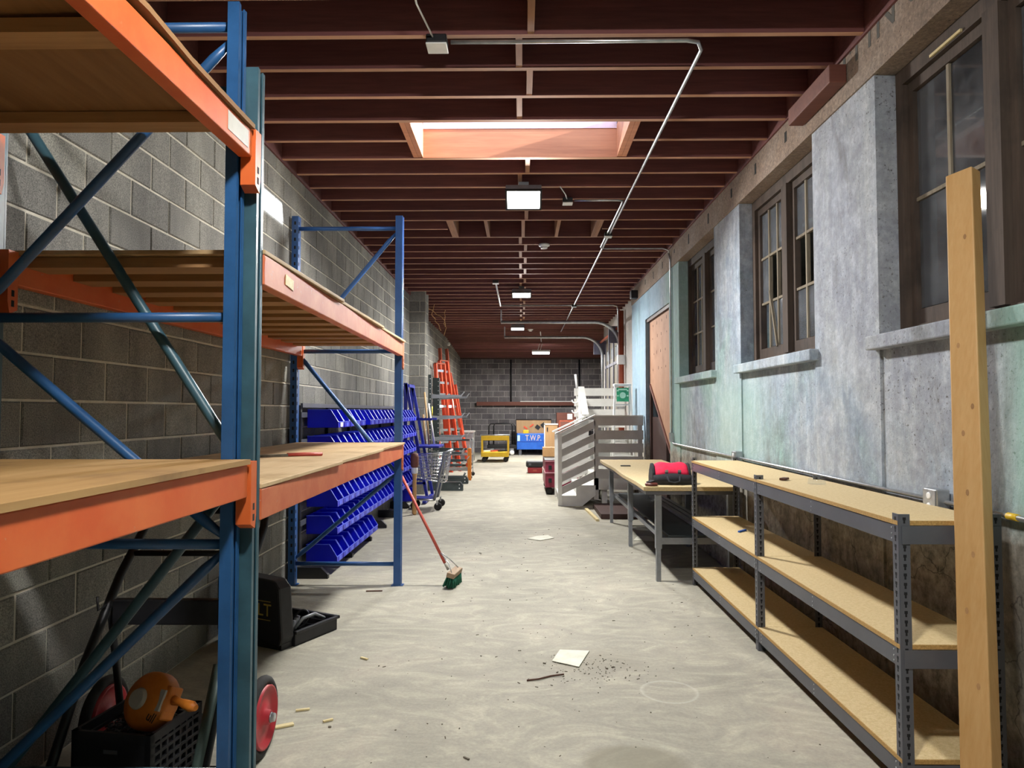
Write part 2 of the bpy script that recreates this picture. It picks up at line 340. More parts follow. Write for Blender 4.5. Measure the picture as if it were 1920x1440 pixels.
def arc(c, r, a0, a1, n, u, w):
    c = Vector(c); u = Vector(u); w = Vector(w)
    return [c + u * (r * math.cos(a0 + (a1 - a0) * i / n)) + w * (r * math.sin(a0 + (a1 - a0) * i / n)) for i in range(n + 1)]

# ------------------------------------------------------------------ the shell
XL, XR, ZC, ZD, YB = -2.12, 2.03, 3.78, 4.06, 26.6
struct(MB().box(-2.6, 3.3, -2.5, 27, -.12, 0).build('floor', 'floor'))
# ---- block walls
def blockmesh(name, l, h, mat, ch=.006, d=.03):
    """a block whose face looks along +X (y = length, z = height); a chamfered face and short sides"""
    m = MB(); a, b = l / 2, h / 2
    m.v = [V(0, -a, -b), V(0, a, -b), V(0, a, b), V(0, -a, b), V(d - ch, -a, -b), V(d - ch, a, -b), V(d - ch, a, b), V(d - ch, -a, b),
           V(d, -a + ch, -b + ch), V(d, a - ch, -b + ch), V(d, a - ch, b - ch), V(d, -a + ch, b - ch)]
    for i in range(4):
        j = (i + 1) % 4; m.face([i, j, 4 + j, 4 + i]); m.face([4 + i, 4 + j, 8 + j, 8 + i])
    m.face([8, 9, 10, 11])
    return m, m.mesh(name, [mat], V(0, 0, 0))
CH, CL, JT = .203, .406, .011
def block_wall(wall, origin, along, nrm, length, z1, mat, mati, keep, zoff=-.01, ch=CH, cl=CL):
    """courses of blocks on the plane through origin; keep(p) -> True for a block object of its own"""
    rest = MB(); cache = {}; off = ORG[wall.name]; rot = math.atan2(nrm[1], nrm[0]); cand = []
    k = 0; z = zoff
    while z < z1:
        h = ch - JT; zz0, zz1 = max(z, 0) + JT / 2, min(z + ch, z1) - JT / 2
        s = -cl / 2 * (k % 2)
        while s < length:
            a, b = max(s, 0) + JT / 2, min(s + cl, length) - JT / 2
            if b - a > .05 and zz1 - zz0 > .04: cand.append((a, b, zz0, zz1))
            s += cl
        z += ch; k += 1
    nobj = 0
    for a, b, zz0, zz1 in cand:
        key = (round(b - a, 3), round(zz1 - zz0, 3)); c = Vector(origin) + Vector(along) * ((a + b) / 2) + V(0, 0, (zz0 + zz1) / 2)
        if key not in cache: cache[key] = blockmesh('block', key[0], key[1], mat)
        j = random.uniform(-.0025, .0025)
        if keep(c) and nobj < 300:
            nobj += 1
            o = bpy.data.objects.new('block', cache[key][1]); COL.objects.link(o); o.parent = wall
            o.location = c - off + Vector(nrm) * j; o.rotation_euler = (0, 0, rot)
        else:
            st = len(rest.v); rest.v += [v.copy() for v in cache[key][0].v]
            for f in cache[key][0].f: rest.face([st + i for i in f])
            rest.xf(Matrix.Translation(c + Vector(nrm) * j) @ Matrix.Rotation(rot, 4, 'Z'), st)
    if rest.v:
        o = rest.build('block', mati, wall); o['kind'] = 'stuff'
wl = struct(MB().box(XL - .22, XL - .007, -2.5, 13.35, 0, ZD).build('wall_left', 'mortar'))
block_wall(wl, (XL - .03, -2.5, 0), (0, 1, 0), (1, 0, 0), 15.85, ZD, 'block', 'block_i', lambda c: 2.7 < c.y < 9.3)
pil = struct(MB().box(-2.12, -1.820, 13.360, 13.75, 0, ZD).build('wall_left_pier', 'mortar'))
block_wall(pil, (-2.13, 13.383, 0), (1, 0, 0), (0, -1, 0), .31, ZD, 'block', 'block_i', lambda c: True)
block_wall(pil, (-1.843, 13.36, 0), (0, 1, 0), (1, 0, 0), .39, ZD, 'block', 'block_i', lambda c: True)
wf = struct(MB().box(-2.52, -2.307, 13.35, 27, 0, ZD).build('wall_left_far', 'mortar'))
block_wall(wf, (-2.33, 13.75, 0), (0, 1, 0), (1, 0, 0), 12.85, ZD, 'block', 'block_i', lambda c: False)
wbk = struct(MB().box(-2.5, 3.3, YB + .007, YB + .2, 0, ZD).build('wall_back', 'mortard'))
block_wall(wbk, (-2.33, YB + .03, 0), (1, 0, 0), (0, -1, 0), 5.4, 3.56, 'blockd', 'blockd', lambda c: True, ch=.21, cl=.42)
struct(MB().box(-2.5, 3.3, YB - .08, YB + .02, 3.50, ZD).build('trim_1', 'brownwood'))
struct(MB().box(-2.4, 2.4, -2.5, -2.3, 0, ZD).build('wall_front', 'mortar'))

# ---- right wall with three window openings and the boarded doorway
WIN = [(2.36, 4.04), (4.92, 6.58), (7.45, 9.14)]
ZS, ZH = 1.99, 3.5
DY0, DY1, DZ = 9.75, 11.62, 3.06
m = MB()
m.box(XR + .014, XR + .3, -2.5, DY0, 0, ZS)
ys = [-2.5] + [y for w in WIN for y in w] + [DY0]
for i in range(0, len(ys), 2): m.box(XR, XR + .295, ys[i], ys[i + 1], 0, ZH)
m.box(XR, XR + .3, DY0, DY1, DZ, ZH); m.box(XR, XR + .3, DY1, 13.02, 0, ZH)
wr = struct(m.build('wall_right', 'plaster'))
lb = MB().box(XR - .012, XR + .3, -2.5, 13.02, ZH, ZD).build('lintel_beam', 'beamconc', wr)
for y in (5.35, 6.05, 6.75, 7.6, 8.5, 9.3, 10.1, 10.8, 11.5):
    MB().box(XR - .0135, XR - .010, y, y + .045, 3.60 + random.uniform(-.02, .05), 3.70).build('anchor_hole', 'ink', wr)
for i, (y0, y1) in enumerate(WIN):
    mm = MB(); n = 10; base = len(mm.v)
    mm.box(XR - .06, XR + .14, y0 - .05, y1 + .05, ZS - .075, ZS + .004)
    s = mm.build('window_sill', 'plaster', wr, bevel=.008)
struct(MB().box(XR - .028, XR - .012, -2.5, 13.0, ZC - .012, ZD).build('trim_2', 'joist'))
struct(MB().box(XL, XL + .02, -2.3, 13.38, ZC - .02, ZD).build('trim_3', 'joist'))
# writing on the lintel
MX = lambda y, z: basis((0, -1, 0), (0, 0, 1), (XR - .0135, y, z))
for ch, y, w in (('M', 4.30, .3), ('I', 4.06, .3), ('N', 3.88, .3), ('G', 3.58, .3), ('S', 5.14, .3)):
    text('painted_letter', ch, .30, 'letter', wr, MX(y, 3.765), .0005)
# ---- right wall behind the stair, garage door wall
wr2 = struct(MB().box(2.2, 2.5, 13.02, 15.35, 0, ZD).box(2.2, 3.3, 18.72, 18.95, 0, ZD).box(2.2, 2.5, 15.3, 18.8, 3.42, ZD).build('wall_right_middle', 'brickw'))
for k in range(30):
    MB().box(2.17, 2.2, 13.06, 13.5, .02 + k * .125, .125 + k * .125).build('brick', 'brickw' if k % 4 else 'brickb', wr2)
struct(MB().box(3.0, 3.3, 18.95, 27, 0, ZD).build('wall_right_far', 'blockd'))
# garage door: frame, three sections of panels, lights
gd = sroot('door_2', (2.24, 17.0, 0))
PY = [15.62 + k * .81 for k in range(4)]
m = MB().box(2.22, 2.27, 15.36, 18.7, 0, 2.84).box(2.22, 2.27, 15.36, 18.7, 3.10, 3.42)
e = [15.36] + [v for y in PY for v in (y, y + .40)] + [18.7]
for k in range(0, len(e), 2): m.box(2.22, 2.27, e[k], e[k + 1], 2.84, 3.10)
m.build('leaf', 'doorpan', gd)
for k in range(5): MB().box(2.195, 2.222, 15.36 + k * .81, 15.46 + k * .81, 0, 3.40).build('stile', 'doorst', gd)
for k in range(5): MB().box(2.2, 2.222, 15.38, 18.68, .02 + k * .66, .09 + k * .66).build('rail', 'doorst', gd)
for y in PY: MB().box(2.235, 2.24, y, y + .40, 2.84, 3.10).build('pane', 'clear', gd)
for y in (15.44, 18.62):      # curved lift tracks
    pts = [(2.12, y, .3), (2.12, y, 2.75)] + arc((1.60, y, 2.98), .52, 0, PI / 2, 10, (1, 0, 0), (0, 0, 1)) + [(-.45, y, 3.50)]
    MB().tube(pts, .035, 8).build('lift_track', 'galv', gd)
    MB().box(-.46, -.43, y - .02, y + .02, 3.5, 3.78).build('track_hanger', 'galv', gd)
    MB().box(1.90, 2.2, y + .05, y + .10, 3.05, 3.42).build('spring_bracket', 'doorst', gd)
MB().tube([(2.08, 15.4, 3.36), (2.08, 18.7, 3.36)], .03, 8).build('torsion_shaft', 'rust', gd)

# ---- boarded doorway
dr = sroot('door_1', (2.1, 10.7, 0))
MB().box(2.09, 2.108, DY0 + .01, DY1 - .09, 2.0, DZ - .03).build('plywood_sheet', 'doorply', dr)
MB().box(2.09, 2.13, DY1 - .09, DY1, .0, DZ).box(2.05, 2.13, DY0, DY1, DZ - .05, DZ).build('door_frame', 'brownwood', dr)
MB().box(2.085, 2.11, DY0 + .01, DY0 + .24, .62, 2.0).build('plywood_strip', 'doorply', dr)
MB().prism([(DY0 + .24, 2.0), (DY1 - .12, 2.0), (DY0 + .24, 1.02)], 'X', 2.09, 2.108).build('plywood_gusset', 'doorply', dr)
MB().bar((2.115, DY1 - .12, 1.98), (2.115, DY0 + .2, .98), .05, .09, (1, 0, 0)).build('plywood_edge', 'brownpipe', dr)
for z in (2.2, 2.45, 2.7, 2.9):
    for k in range(5): MB().box(2.0875, 2.0905, DY0 + .2 + k * .32 + (kr := random.uniform(-.08, .08)), DY0 + .218 + k * .32 + kr, z, z + random.uniform(.02, .05)).build('knot', 'brownpipe', dr)
MB().box(2.12, 2.16, 10.45, 11.55, 0, 1.47).build('leaning_panel', 'brownwood', dr)
# ---- annex behind the windows (dim room next door)
a = MB().box(2.33, 7.2, -2.5, 13.02, ZD, ZD + .1).box(7.0, 7.2, -2.5, 13.02, 0, ZD).box(2.33, 7.2, -2.6, -2.5, 0, ZD).box(2.33, 7.2, 13.02, 13.1, 0, ZD)
struct(a.build('wall_annex', 'annex')); struct(MB().box(2.33, 7.2, -2.5, 13.02, -.12, 0).build('floor_annex', 'floor'))
for y in (1.2, 4.6, 8.0): struct(MB().box(3.4, 3.65, y, y + .25, 0, ZD).build('trim_annex', 'tan'))

# ---- windows
def window(n, y0, y1, cols, rows, gone=()):
    r = sroot('window_%d' % n, (XR + .13, (y0 + y1) / 2, ZS)); x0, x1 = XR + .12, XR + .22; ym = (y0 + y1) / 2
    f = MB().box(x0, x1, y0, y0 + .07, ZS, ZH).box(x0, x1, y1 - .07, y1, ZS, ZH).box(x0, x1, y0 + .07, y1 - .07, ZH - .09, ZH)
    f.box(x0 + .01, x1, y0 + .07, y1 - .07, ZS, ZS + .05); f.build('frame', 'winwood', r)
    MB().box(x0 - .015, x1, ym - .055, ym + .055, ZS + .05, ZH - .09).build('mullion', 'winwood', r)
    k = 0
    for a, b in ((y0 + .07, ym - .055), (ym + .055, y1 - .07)):
        sx0, sx1, sw = x0 + .03, x0 + .075, .05; z0, z1 = ZS + .05, ZH - .09
        s = MB().box(sx0, sx1, a, a + sw, z0, z1).box(sx0, sx1, b - sw, b, z0, z1).box(sx0, sx1, a + sw, b - sw, z0, z0 + .085).box(sx0, sx1, a + sw, b - sw, z1 - .06, z1)
        sash = s.build('sash', 'winwood', r)
        A, B, Z0, Z1 = a + sw, b - sw, z0 + .085, z1 - .06
        cw, rh = (B - A) / cols, (Z1 - Z0) / rows
        for i in range(1, cols): MB().box(sx0 + .008, sx1 - .008, A + i * cw - .011, A + i * cw + .011, Z0, Z1).build('muntin', 'putty', sash)
        for j in range(1, rows): MB().box(sx0 + .01, sx1 - .01, A, B, Z0 + j * rh - .01, Z0 + j * rh + .01).build('muntin', 'putty', sash)
        for i in range(cols):
            for j in range(rows):
                k += 1
                if k in gone: continue
                MB().box(sx0 + .02, sx0 + .024, A + i * cw + .008, A + (i + 1) * cw - .008, Z0 + j * rh + .008, Z0 + (j + 1) * rh - .008).build('pane', 'glass', sash)
    return r
w1 = window(1, *WIN[0], 2, 2)
MB().bar((2.143, 3.68, 3.425), (2.143, 3.42, 3.425), .012, .014).build('pale_strip', 'chip', w1)
w2 = window(2, *WIN[1], 3, 3, (5, 8, 11, 14, 16))
MB().bar((XR + .15, 6.05, 2.12), (XR + .15, 6.22, 2.62), .02, .02).build('broken_muntin', 'putty', w2)
window(3, *WIN[2], 3, 3, (2, 5))

# ------------------------------------------------------------------ ceiling: deck, joists, blocking, skylight
SX0, SX1 = -.86, .83; J0, JS = 4.11, .405
jy = lambda n: J0 + n * JS
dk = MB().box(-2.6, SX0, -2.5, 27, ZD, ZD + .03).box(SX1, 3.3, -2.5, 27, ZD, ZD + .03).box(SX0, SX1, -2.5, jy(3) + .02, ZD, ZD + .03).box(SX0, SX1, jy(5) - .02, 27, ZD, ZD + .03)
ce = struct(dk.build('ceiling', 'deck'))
JC = {}
def joist(x0, x1, y, drop=0, mats=('joist', 'joistb'), w=.042):
    m = MB(); m.box(x0, x1, y - w / 2, y + w / 2, ZC - drop, ZD)
    m.mi[0] = 1
    return m.build('joist', list(mats), ce)
n = -15
while True:
    y = jy(n)
    if y > YB - .1: break
    xr = XR - .03 if y < 13 else (2.2 if y < 18.72 else 3.0); xl = XL + .02 if y < 13.4 else -2.3
    drop = 0 if y < 21.5 else (y - 21.5) / 5.1 * .24
    if n in (4,): joist(xl, SX0 - .08, y); joist(SX1 + .08, xr, y)
    elif n == 11: joist(xl, -.90, y); joist(.98, xr, y)
    elif n in (3, 5): joist(xl, xr, y, .004, ('joist', 'joistb'), .046)
    else: joist(xl, xr, y, drop)
    if n not in (3, 4, 10, 11) and y < 17.5:
        off = .035 * (1 if n % 2 else -1) + .02
        MB().box(off - .02, off + .02, y + .022, y + JS - .022, ZC + .002, ZD - .02).build('blocking', 'blocking', ce)
    n += 1
for a, b in ((SX0 - .04, SX0), (SX0 - .082, SX0 - .042), (SX1, SX1 + .04), (SX1 + .042, SX1 + .082)):
    MB().box(a, b, jy(3) + .024, jy(5) - .024, ZC, ZD).build('skylight_header', 'daylit_wood', ce)
for x in (-.86, -.82, -.42, .02, .44, .90, .94):
    MB().box(x - .02, x + .02, jy(10) + .022, jy(12) - .022, ZC, ZD - .02).build('trimmer', 'blocking', ce)
MB().box(SX0, SX1, jy(5) - .03, jy(5) - .0235, ZC - .003, 4.028).build('daylit_joist_face', 'daylit_wood', ce)  # added face on the joist, its lighter orange painted as daylight
MB().box(SX0, SX1, jy(5) - .036, jy(5) - .0235, 4.03, ZD + .03).build('lit_curb_strip', 'pinkwhite', ce)  # added pale strip standing in for the daylit curb and glazing
sk = sroot('window_4', (0, jy(4), ZD))
MB().box(SX0 - .08, SX0, jy(3) - .06, jy(5) + .06, ZD + .03, ZD + .06).box(SX1, SX1 + .08, jy(3) - .06, jy(5) + .06, ZD + .03, ZD + .06).box(SX0, SX1, jy(3) - .06, jy(3) + .02, ZD + .03, ZD + .06).box(SX0, SX1, jy(5) - .02, jy(5) + .06, ZD + .03, ZD + .06).build('curb', 'white', sk)
gz = MB(); A, B, c0, c1 = SX0 - .06, SX1 + .06, jy(3) - .04, jy(5) + .04; z0, z1 = ZD + .06, ZD + .30
gz.v = [V(A, c0, z0), V(B, c0, z0), V(B, c1, z0), V(A, c1, z0), V(A + .12, c0 + .12, z1), V(B - .12, c0 + .12, z1), V(B - .12, c1 - .12, z1), V(A + .12, c1 - .12, z1)]
for q in ((0, 1, 5, 4), (1, 2, 6, 5), (2, 3, 7, 6), (3, 0, 4, 7), (4, 5, 6, 7)): gz.face(q)
gz.build('dome', 'clear', sk)
# timber block hung on the lintel
tag(MB().box(1.905, 2.012, 4.34, 5.02, 3.60, 3.715).build('timber_block', 'brownpipe', bevel=.006), 'short reddish timber block fixed along the lintel over the painted letters', 'timber')
# ------------------------------------------------------------------ lamps
def flood(x, y, z, tilt, label, power, w=.34, h=.24):
    t = thing('flood_light', label, 'lamp', (x, y, z), 'flood lights on the ceiling')
    R = Matrix.Rotation(-tilt, 4, 'X'); T = Matrix.Translation((x, y, z)) @ R
    b = MB().box(-w / 2, w / 2, -h / 2, h / 2, .0, .06); b.prism([(-h / 2 + .03, .06), (h / 2 - .03, .06), (h / 2 - .07, .10), (-h / 2 + .07, .10)], 'X', -w / 2 + .02, w / 2 - .02)
    b.xf(T).build('housing', 'ltsteel', t, bevel=.006)
    f = MB(); e = .014
    for q in ((-w / 2 - .004, w / 2 + .004, -h / 2 - .004, -h / 2 + e, -.012, .004), (-w / 2 - .004, w / 2 + .004, h / 2 - e, h / 2 + .004, -.012, .004), (-w / 2 - .004, -w / 2 + e, -h / 2, h / 2, -.012, .004), (w / 2 - e, w / 2 + .004, -h / 2, h / 2, -.012, .004)): f.box(*q)
    f.xf(T).build('bezel', 'blackst', t)
    MB().box(-w / 2 + e, w / 2 - e, -h / 2 + e, h / 2 - e, -.004, .0).xf(T).build('lens', 'lens', t)
    MB().box(x - .05, x + .05, y + .02, y + .09, z + .05, ZC - .002).build('mount', 'ltsteel', t)
    L = bpy.data.lights.new('flood_lamp', 'AREA'); L.shape = 'RECTANGLE'; L.size = w - .04; L.size_y = h - .04; L.energy = power; L.color = (1.0, .985, .95)
    lo = bpy.data.objects.new('flood_lamp', L); COL.objects.link(lo); lo.parent = t
    lo.matrix_local = Matrix.Translation((0, 0, 0)) @ R @ Matrix.Translation((0, 0, -.016))
    return t
flood(.02, 6.75, 3.60, math.radians(26), 'large square white flood light under the joists past the skylight', FLOOD * 1.3, .34, .27)
flood(0, 12.5, 3.62, math.radians(14), 'flood light between the far smoke detector and the nearer one', FLOOD * 1.6)
flood(-.1, 17.7, 3.62, math.radians(10), 'flood light beside the garage door tracks', FLOOD * 1.9)
flood(.0, 1.15, 3.62, math.radians(-22), 'flood light over the near orange rack shelf', FLOOD * .75)
t = thing('tube_light', 'slim tube light hung before the far block wall', 'lamp', (.62, 22.74, 3.40))
MB().box(.33, .91, 22.52, 22.748, 3.44, 3.50).build('housing', 'whitepl', t)
MB().tube([(.35, 22.74, 3.42), (.89, 22.74, 3.42)], .035, 10).build('diffuser', 'lens', t)
for x in (.5, .58): MB().bar((x + .02, 22.74, 3.5), (x + .1, 22.74, 3.78), .02, .02).build('hanger', 'whitepl', t)
L = bpy.data.lights.new('tube_lamp', 'AREA'); L.shape = 'RECTANGLE'; L.size = .54; L.size_y = .07; L.energy = FLOOD * 2.4; L.color = (1, .97, .93)
lo = bpy.data.objects.new('tube_lamp', L); COL.objects.link(lo); lo.parent = t; lo.location = (0, 0, -.025)
t = thing('strip_light', 'ceiling strip light seen dimly through the old windows', 'lamp', (4.6, 5.5, 3.7))
MB().box(4.5, 4.7, 4.2, 6.8, 3.74, 3.82).build('housing', 'whitepl', t); MB().box(4.53, 4.67, 4.22, 6.78, 3.72, 3.742).build('diffuser', 'lens', t)
MB().box(4.59, 4.61, 4.6, 4.62, 3.82, ZD).box(4.59, 4.61, 6.4, 6.42, 3.82, ZD).build('hanger', 'whitepl', t)
L = bpy.data.lights.new('strip_lamp', 'AREA'); L.shape = 'RECTANGLE'; L.size = .12; L.size_y = 2.4; L.energy = 40; L.color = (.85, .9, 1)
lo = bpy.data.objects.new('strip_lamp', L); COL.objects.link(lo); lo.parent = t; lo.location = (0, 0, .015)

# ------------------------------------------------------------------ pallet racks
def frame(t, mat, x0, x1, xb0, xb1, y0, y1, top, horiz, diag, rearmat=None, holes=True):
    """front post x0..x1, rear post xb0..xb1; C sections with punched slots, round braces"""
    ym = (y0 + y1) / 2
    for k, (a, b) in enumerate(((x0, x1), (xb0, xb1))):
        w = .006
        p = MB().box(a, b, y0, y0 + .01, .006, top).box(a, b, y1 - .01, y1, .006, top)
        if k == 0: p.box(a + .0006, a + .008, y0 + .01, y1 - .01, .007, top - .001).box(b - .006, b - .0005, y0 + .01, y0 + .022, .007, top - .001).box(b - .006, b - .0005, y1 - .022, y1 - .01, .007, top - .001)
        else: p.box(b - .008, b - .0005, y0 + .01, y1 - .01, .007, top - .001)
        po = p.build('post', (rearmat if k and rearmat else mat), t)
        MB().box(a - .02, b + .02, y0 - .003, y1 + .003, 0, .006).build('foot_plate', mat, t)
        if holes and k:
            h = MB(); z = .12
            while z < top - .05: h.box(b - .0005, b + .001, ym - .022, ym - .008, z, z + .03); h.box(a + .022, b - .022, y0 - .001, y0 + .0005, z, z + .03); z += .075
            h.build('slot', 'hole', po)['kind'] = 'stuff'
    for z in horiz: MB().tube([(xb1 - .005, ym, z), (x0 + .005, ym, z)], .019, 10).build('brace', mat, t)
    for (zf, zr, dy) in diag: MB().tube([(x0 + .005, ym + dy, zf), ((x0 * .93 + xb1 * .07), ym + dy, zf + (zr - zf) * .07), ((x0 * .07 + xb1 * .93), ym + dy, zr + (zf - zr) * .07), (xb1 - .005, ym + dy, zr)], .02, 10, rs=[.012, .02, .02, .012]).build('diagonal_brace', mat, t)
def beam(t, x0, y0, x1, y1, z0, z1, mat, w=.05):
    """beam whose aisle face runs (x0,y0)-(x1,y1); stepped top for the deck"""
    m = MB().bar((x0 - w / 2, y0, (z0 + z1) / 2), (x1 - w / 2, y1, (z0 + z1) / 2), w, z1 - z0)
    b = m.build('beam', mat, t, bevel=.004)
    return b
def bracket(t, b, x, y, z0, z1, mat, s=-1):
    m = MB().prism([(y, z1 + .01), (y - s * .055, z1 + .01), (y - s * .055, z0 - .10), (y - s * .012, z0 - .12), (y, z0 - .07)], 'X', x - .052, x + .004)
    br = m.build('bracket', mat, b)
    k = MB()
    for dz in (-.05, -.09): k.box(x + .003, x + .005, min(y - s * .035, y - s * .02), max(y - s * .035, y - s * .02), z0 + dz, z0 + dz + .025)
    k.build('slot', 'hole', b)
XB0, XB1 = -2.10, -2.04
r1 = thing('pallet_rack', 'nearest pallet rack with blue posts and bright orange beams holding plywood', 'rack', (-1.55, .85, 0), 'pallet racks along the block wall')
frame(r1, 'blue', -1.105, -1.062, XB0, XB1, 2.60, 2.675, 3.11, (3.03, 1.92, 1.075, .2), ((2.98, 1.96, 0), (1.10, 1.88, 0), (1.05, .14, 0)))
frame(r1, 'blue', -1.105, -1.062, XB0, XB1, -1.0, -.925, 3.11, (3.03, 1.92, 1.075, .2), ((2.98, 1.96, 0), (1.10, 1.88, 0), (1.05, .14, 0)))
for (z0, z1) in ((2.515, 2.615), (1.252, 1.372)):
    b = beam(r1, -1.005, -.93, -1.005, 2.60, z0, z1, 'orange'); bracket(r1, b, -1.0, 2.665, z0, z1, 'orange', 1); bracket(r1, b, -1.0, -.99, z0, z1, 'orange', -1)
    b2 = beam(r1, -1.99, -.93, -1.99, 2.60, z0, z1, 'orange'); bracket(r1, b2, -1.99, 2.665, z0, z1, 'orange', 1); bracket(r1, b2, -1.99, -.99, z0, z1, 'orange', -1)
    for k, y in enumerate((-.5, .1, .7, 1.25, 1.83, 2.42) if z0 > 2 else (-.5, .2, .9, 1.6, 2.3)):
        MB().box(-1.989, -1.057, y, y + .09, z1 - .04, z1 - .0005).build('cross_joist', 'stud', r1)
    n = 14; m = MB()      # plywood sheets, lifted a little at the end on the top level
    for i in range(n + 1):
        y = -.92 + (2.592 + .92) * i / n; lift = .018 * max(0, math.sin(i * 1.3)) if z0 > 2 else 0
        for x, dz in ((-2.03, 0), (-.992, lift)):
            m.v += [V(x, y, z1 + .002 + dz), V(x, y, z1 + .02 + dz)]
    for i in range(n):
        a = i * 4; b_ = a + 4
        m.face([a, b_, b_ + 2, a + 2]); m.face([a + 1, a + 3, b_ + 3, b_ + 1]); m.face([a + 2, b_ + 2, b_ + 3, a + 3]); m.face([a, a + 1, b_ + 1, b_])
    m.face([0, 2, 3, 1]); m.face([n * 4, n * 4 + 1, n * 4 + 3, n * 4 + 2])
    m.build('deck', 'plyu' if z0 > 2 else 'ply1', r1)
    if z0 > 2: MB().box(-1.005, -1.0035, 2.38, 2.56, z0 + .02, z0 + .085).build('maker_plate', 'tag_steel', r1)
r2 = thing('pallet_rack', 'pallet rack with teal and blue frames, faded orange beams and slatted shelf undersides', 'rack', (-1.55, 4.55, 0), 'pallet racks along the block wall')
frame(r2, 'teal', -1.076, -1.018, XB0, XB1, 2.685, 2.755, 2.90, (2.82, .2), ((1.36, 2.84, -.0), (1.34, .10, 0)))
frame(r2, 'dkblue', -1.15, -1.085, XB0, XB1, 6.40, 6.475, 3.35, (3.24, 2.11, .19), ((3.20, 2.13, 0), (1.02, 2.09, 0), (.99, .24, 0)))
for (z0, z1) in ((2.065, 2.185), (1.145, 1.265)):
    b = beam(r2, -1.012, 2.76, -1.075, 6.40, z0, z1, 'orange2'); bracket(r2, b, -1.078, 6.46, z0, z1, 'orange2', 1)
    b2 = beam(r2, -1.99, 2.76, -1.99, 6.40, z0, z1, 'orange'); bracket(r2, b2, -1.99, 6.46, z0, z1, 'orange', 1); bracket(r2, b2, -1.99, 2.70, z0, z1, 'orange', -1)
    for k in range(12):
        y = 2.80 + k * .302; MB().box(-1.989, -1.127, y, y + .14, z1 - .042, z1 - .0005).build('cross_joist', 'stud', r2)
    for y0, y1 in ((2.762, 4.02), (4.024, 5.30), (5.304, 6.395)):
        MB().box(-2.03, -1.01 - (y0 - 2.7) * .016, y0, y1, z1 + .002, z1 + .02).build('deck_sheet', 'ply', r2, bevel=.003)
    if z0 > 2: MB().bar((-1.0145, 3.02, 2.135), (-1.0165, 3.13, 2.125), .002, .045).build('yellow_sticker', 'sticker', r2)
# red handled pliers on the lower deck, paper scrap
p = thing('pliers', 'red handled pliers lying on the lower plywood shelf', 'tool', (-1.42, 4.4, 1.286))
MB().bar((-1.60, 4.30, 1.294), (-1.44, 4.42, 1.294), .03, .014).build('jaw', 'debris', p)
MB().tube([(-1.46, 4.41, 1.296), (-1.38, 4.47, 1.296), (-1.27, 4.52, 1.294)], .011, 8).build('handle', 'redpole', p)
MB().tube([(-1.45, 4.40, 1.296), (-1.36, 4.44, 1.296), (-1.26, 4.47, 1.294)], .010, 8).build('handle', 'redpole', p)
tag(MB().box(-1.32, -1.16, 2.95, 3.03, 1.286, 1.288).build('paper_scrap', 'paper'), 'small paper scrap on the lower plywood shelf by the teal post', 'paper')

# ------------------------------------------------------------------ louvred bin racks and blue bins
BX = -2.07
t = thing('bin_rack', 'dark louvred panel rack on triangular feet carrying the blue bins', 'rack', (-1.98, 9.2, 0), None)
for k in range(6):
    y = 6.66 + k * .955
    MB().prism([(-2.11, 0), (-1.81, 0), (-1.81, .04), (-1.88, .105), (-2.11, .105)], 'Y', y, y + .05).build('foot', 'black', t)
    MB().box(-2.11, -2.08, y, y + .05, .2, 1.62).build('upright', 'black', t)
ROWZ = [.112, .385, .645, .90, 1.15, 1.405]
for z in ROWZ:
    MB().box(-2.08, -2.071, 6.66, 12.0, z + .10, z + .15).build('louvre_rail', 'greyst', t)
MB().box(-2.082, -2.06, 6.66, 11.6, 1.60, 1.64).build('top_rail', 'greyst', t)
BW, BD, BH = .232, .30, .175
def bin_proto():
    r = thing('storage_bin', 'x', 'bin', (0, 0, 0)); h = BW / 2 - .004; e = .004
    # profile seen from the side: back at x=0, hopper front at x=BD
    prof = [(0, 0), (BD, 0), (BD, .055), (BD - .075, BH), (0, BH)]
    m = MB()
    for s in (-1, 1):
        y = s * h; m.prism(prof, 'Y', y - e * (s > 0), y + e * (s < 0))
    m.box(0, BD, -h, h, 0, .005).box(0, .005, -h, h, 0, BH).box(BD - .005, BD, -h, h, 0, .055)
    m.build('shell', 'bin', r)
    l = MB()
    for s in (-1, 1):
        y = s * (h - .001)
        l.bar((BD - .001, y, .055), (BD - .076, y, BH), .010, .006); l.bar((BD - .076, y, BH), (.0, y, BH), .010, .006)
    l.bar((BD, -h, .056), (BD, h, .056), .006, .008)
    l.build('rim', 'binlip', r)
    c = MB().box(BD + .0005, BD + .003, -.045, .045, .008, .046).build('label_holder', 'binlip', r)
    return r
bp = bin_proto(); first = True; LV = ['bottom', 'second', 'third', 'fourth', 'fifth', 'top']
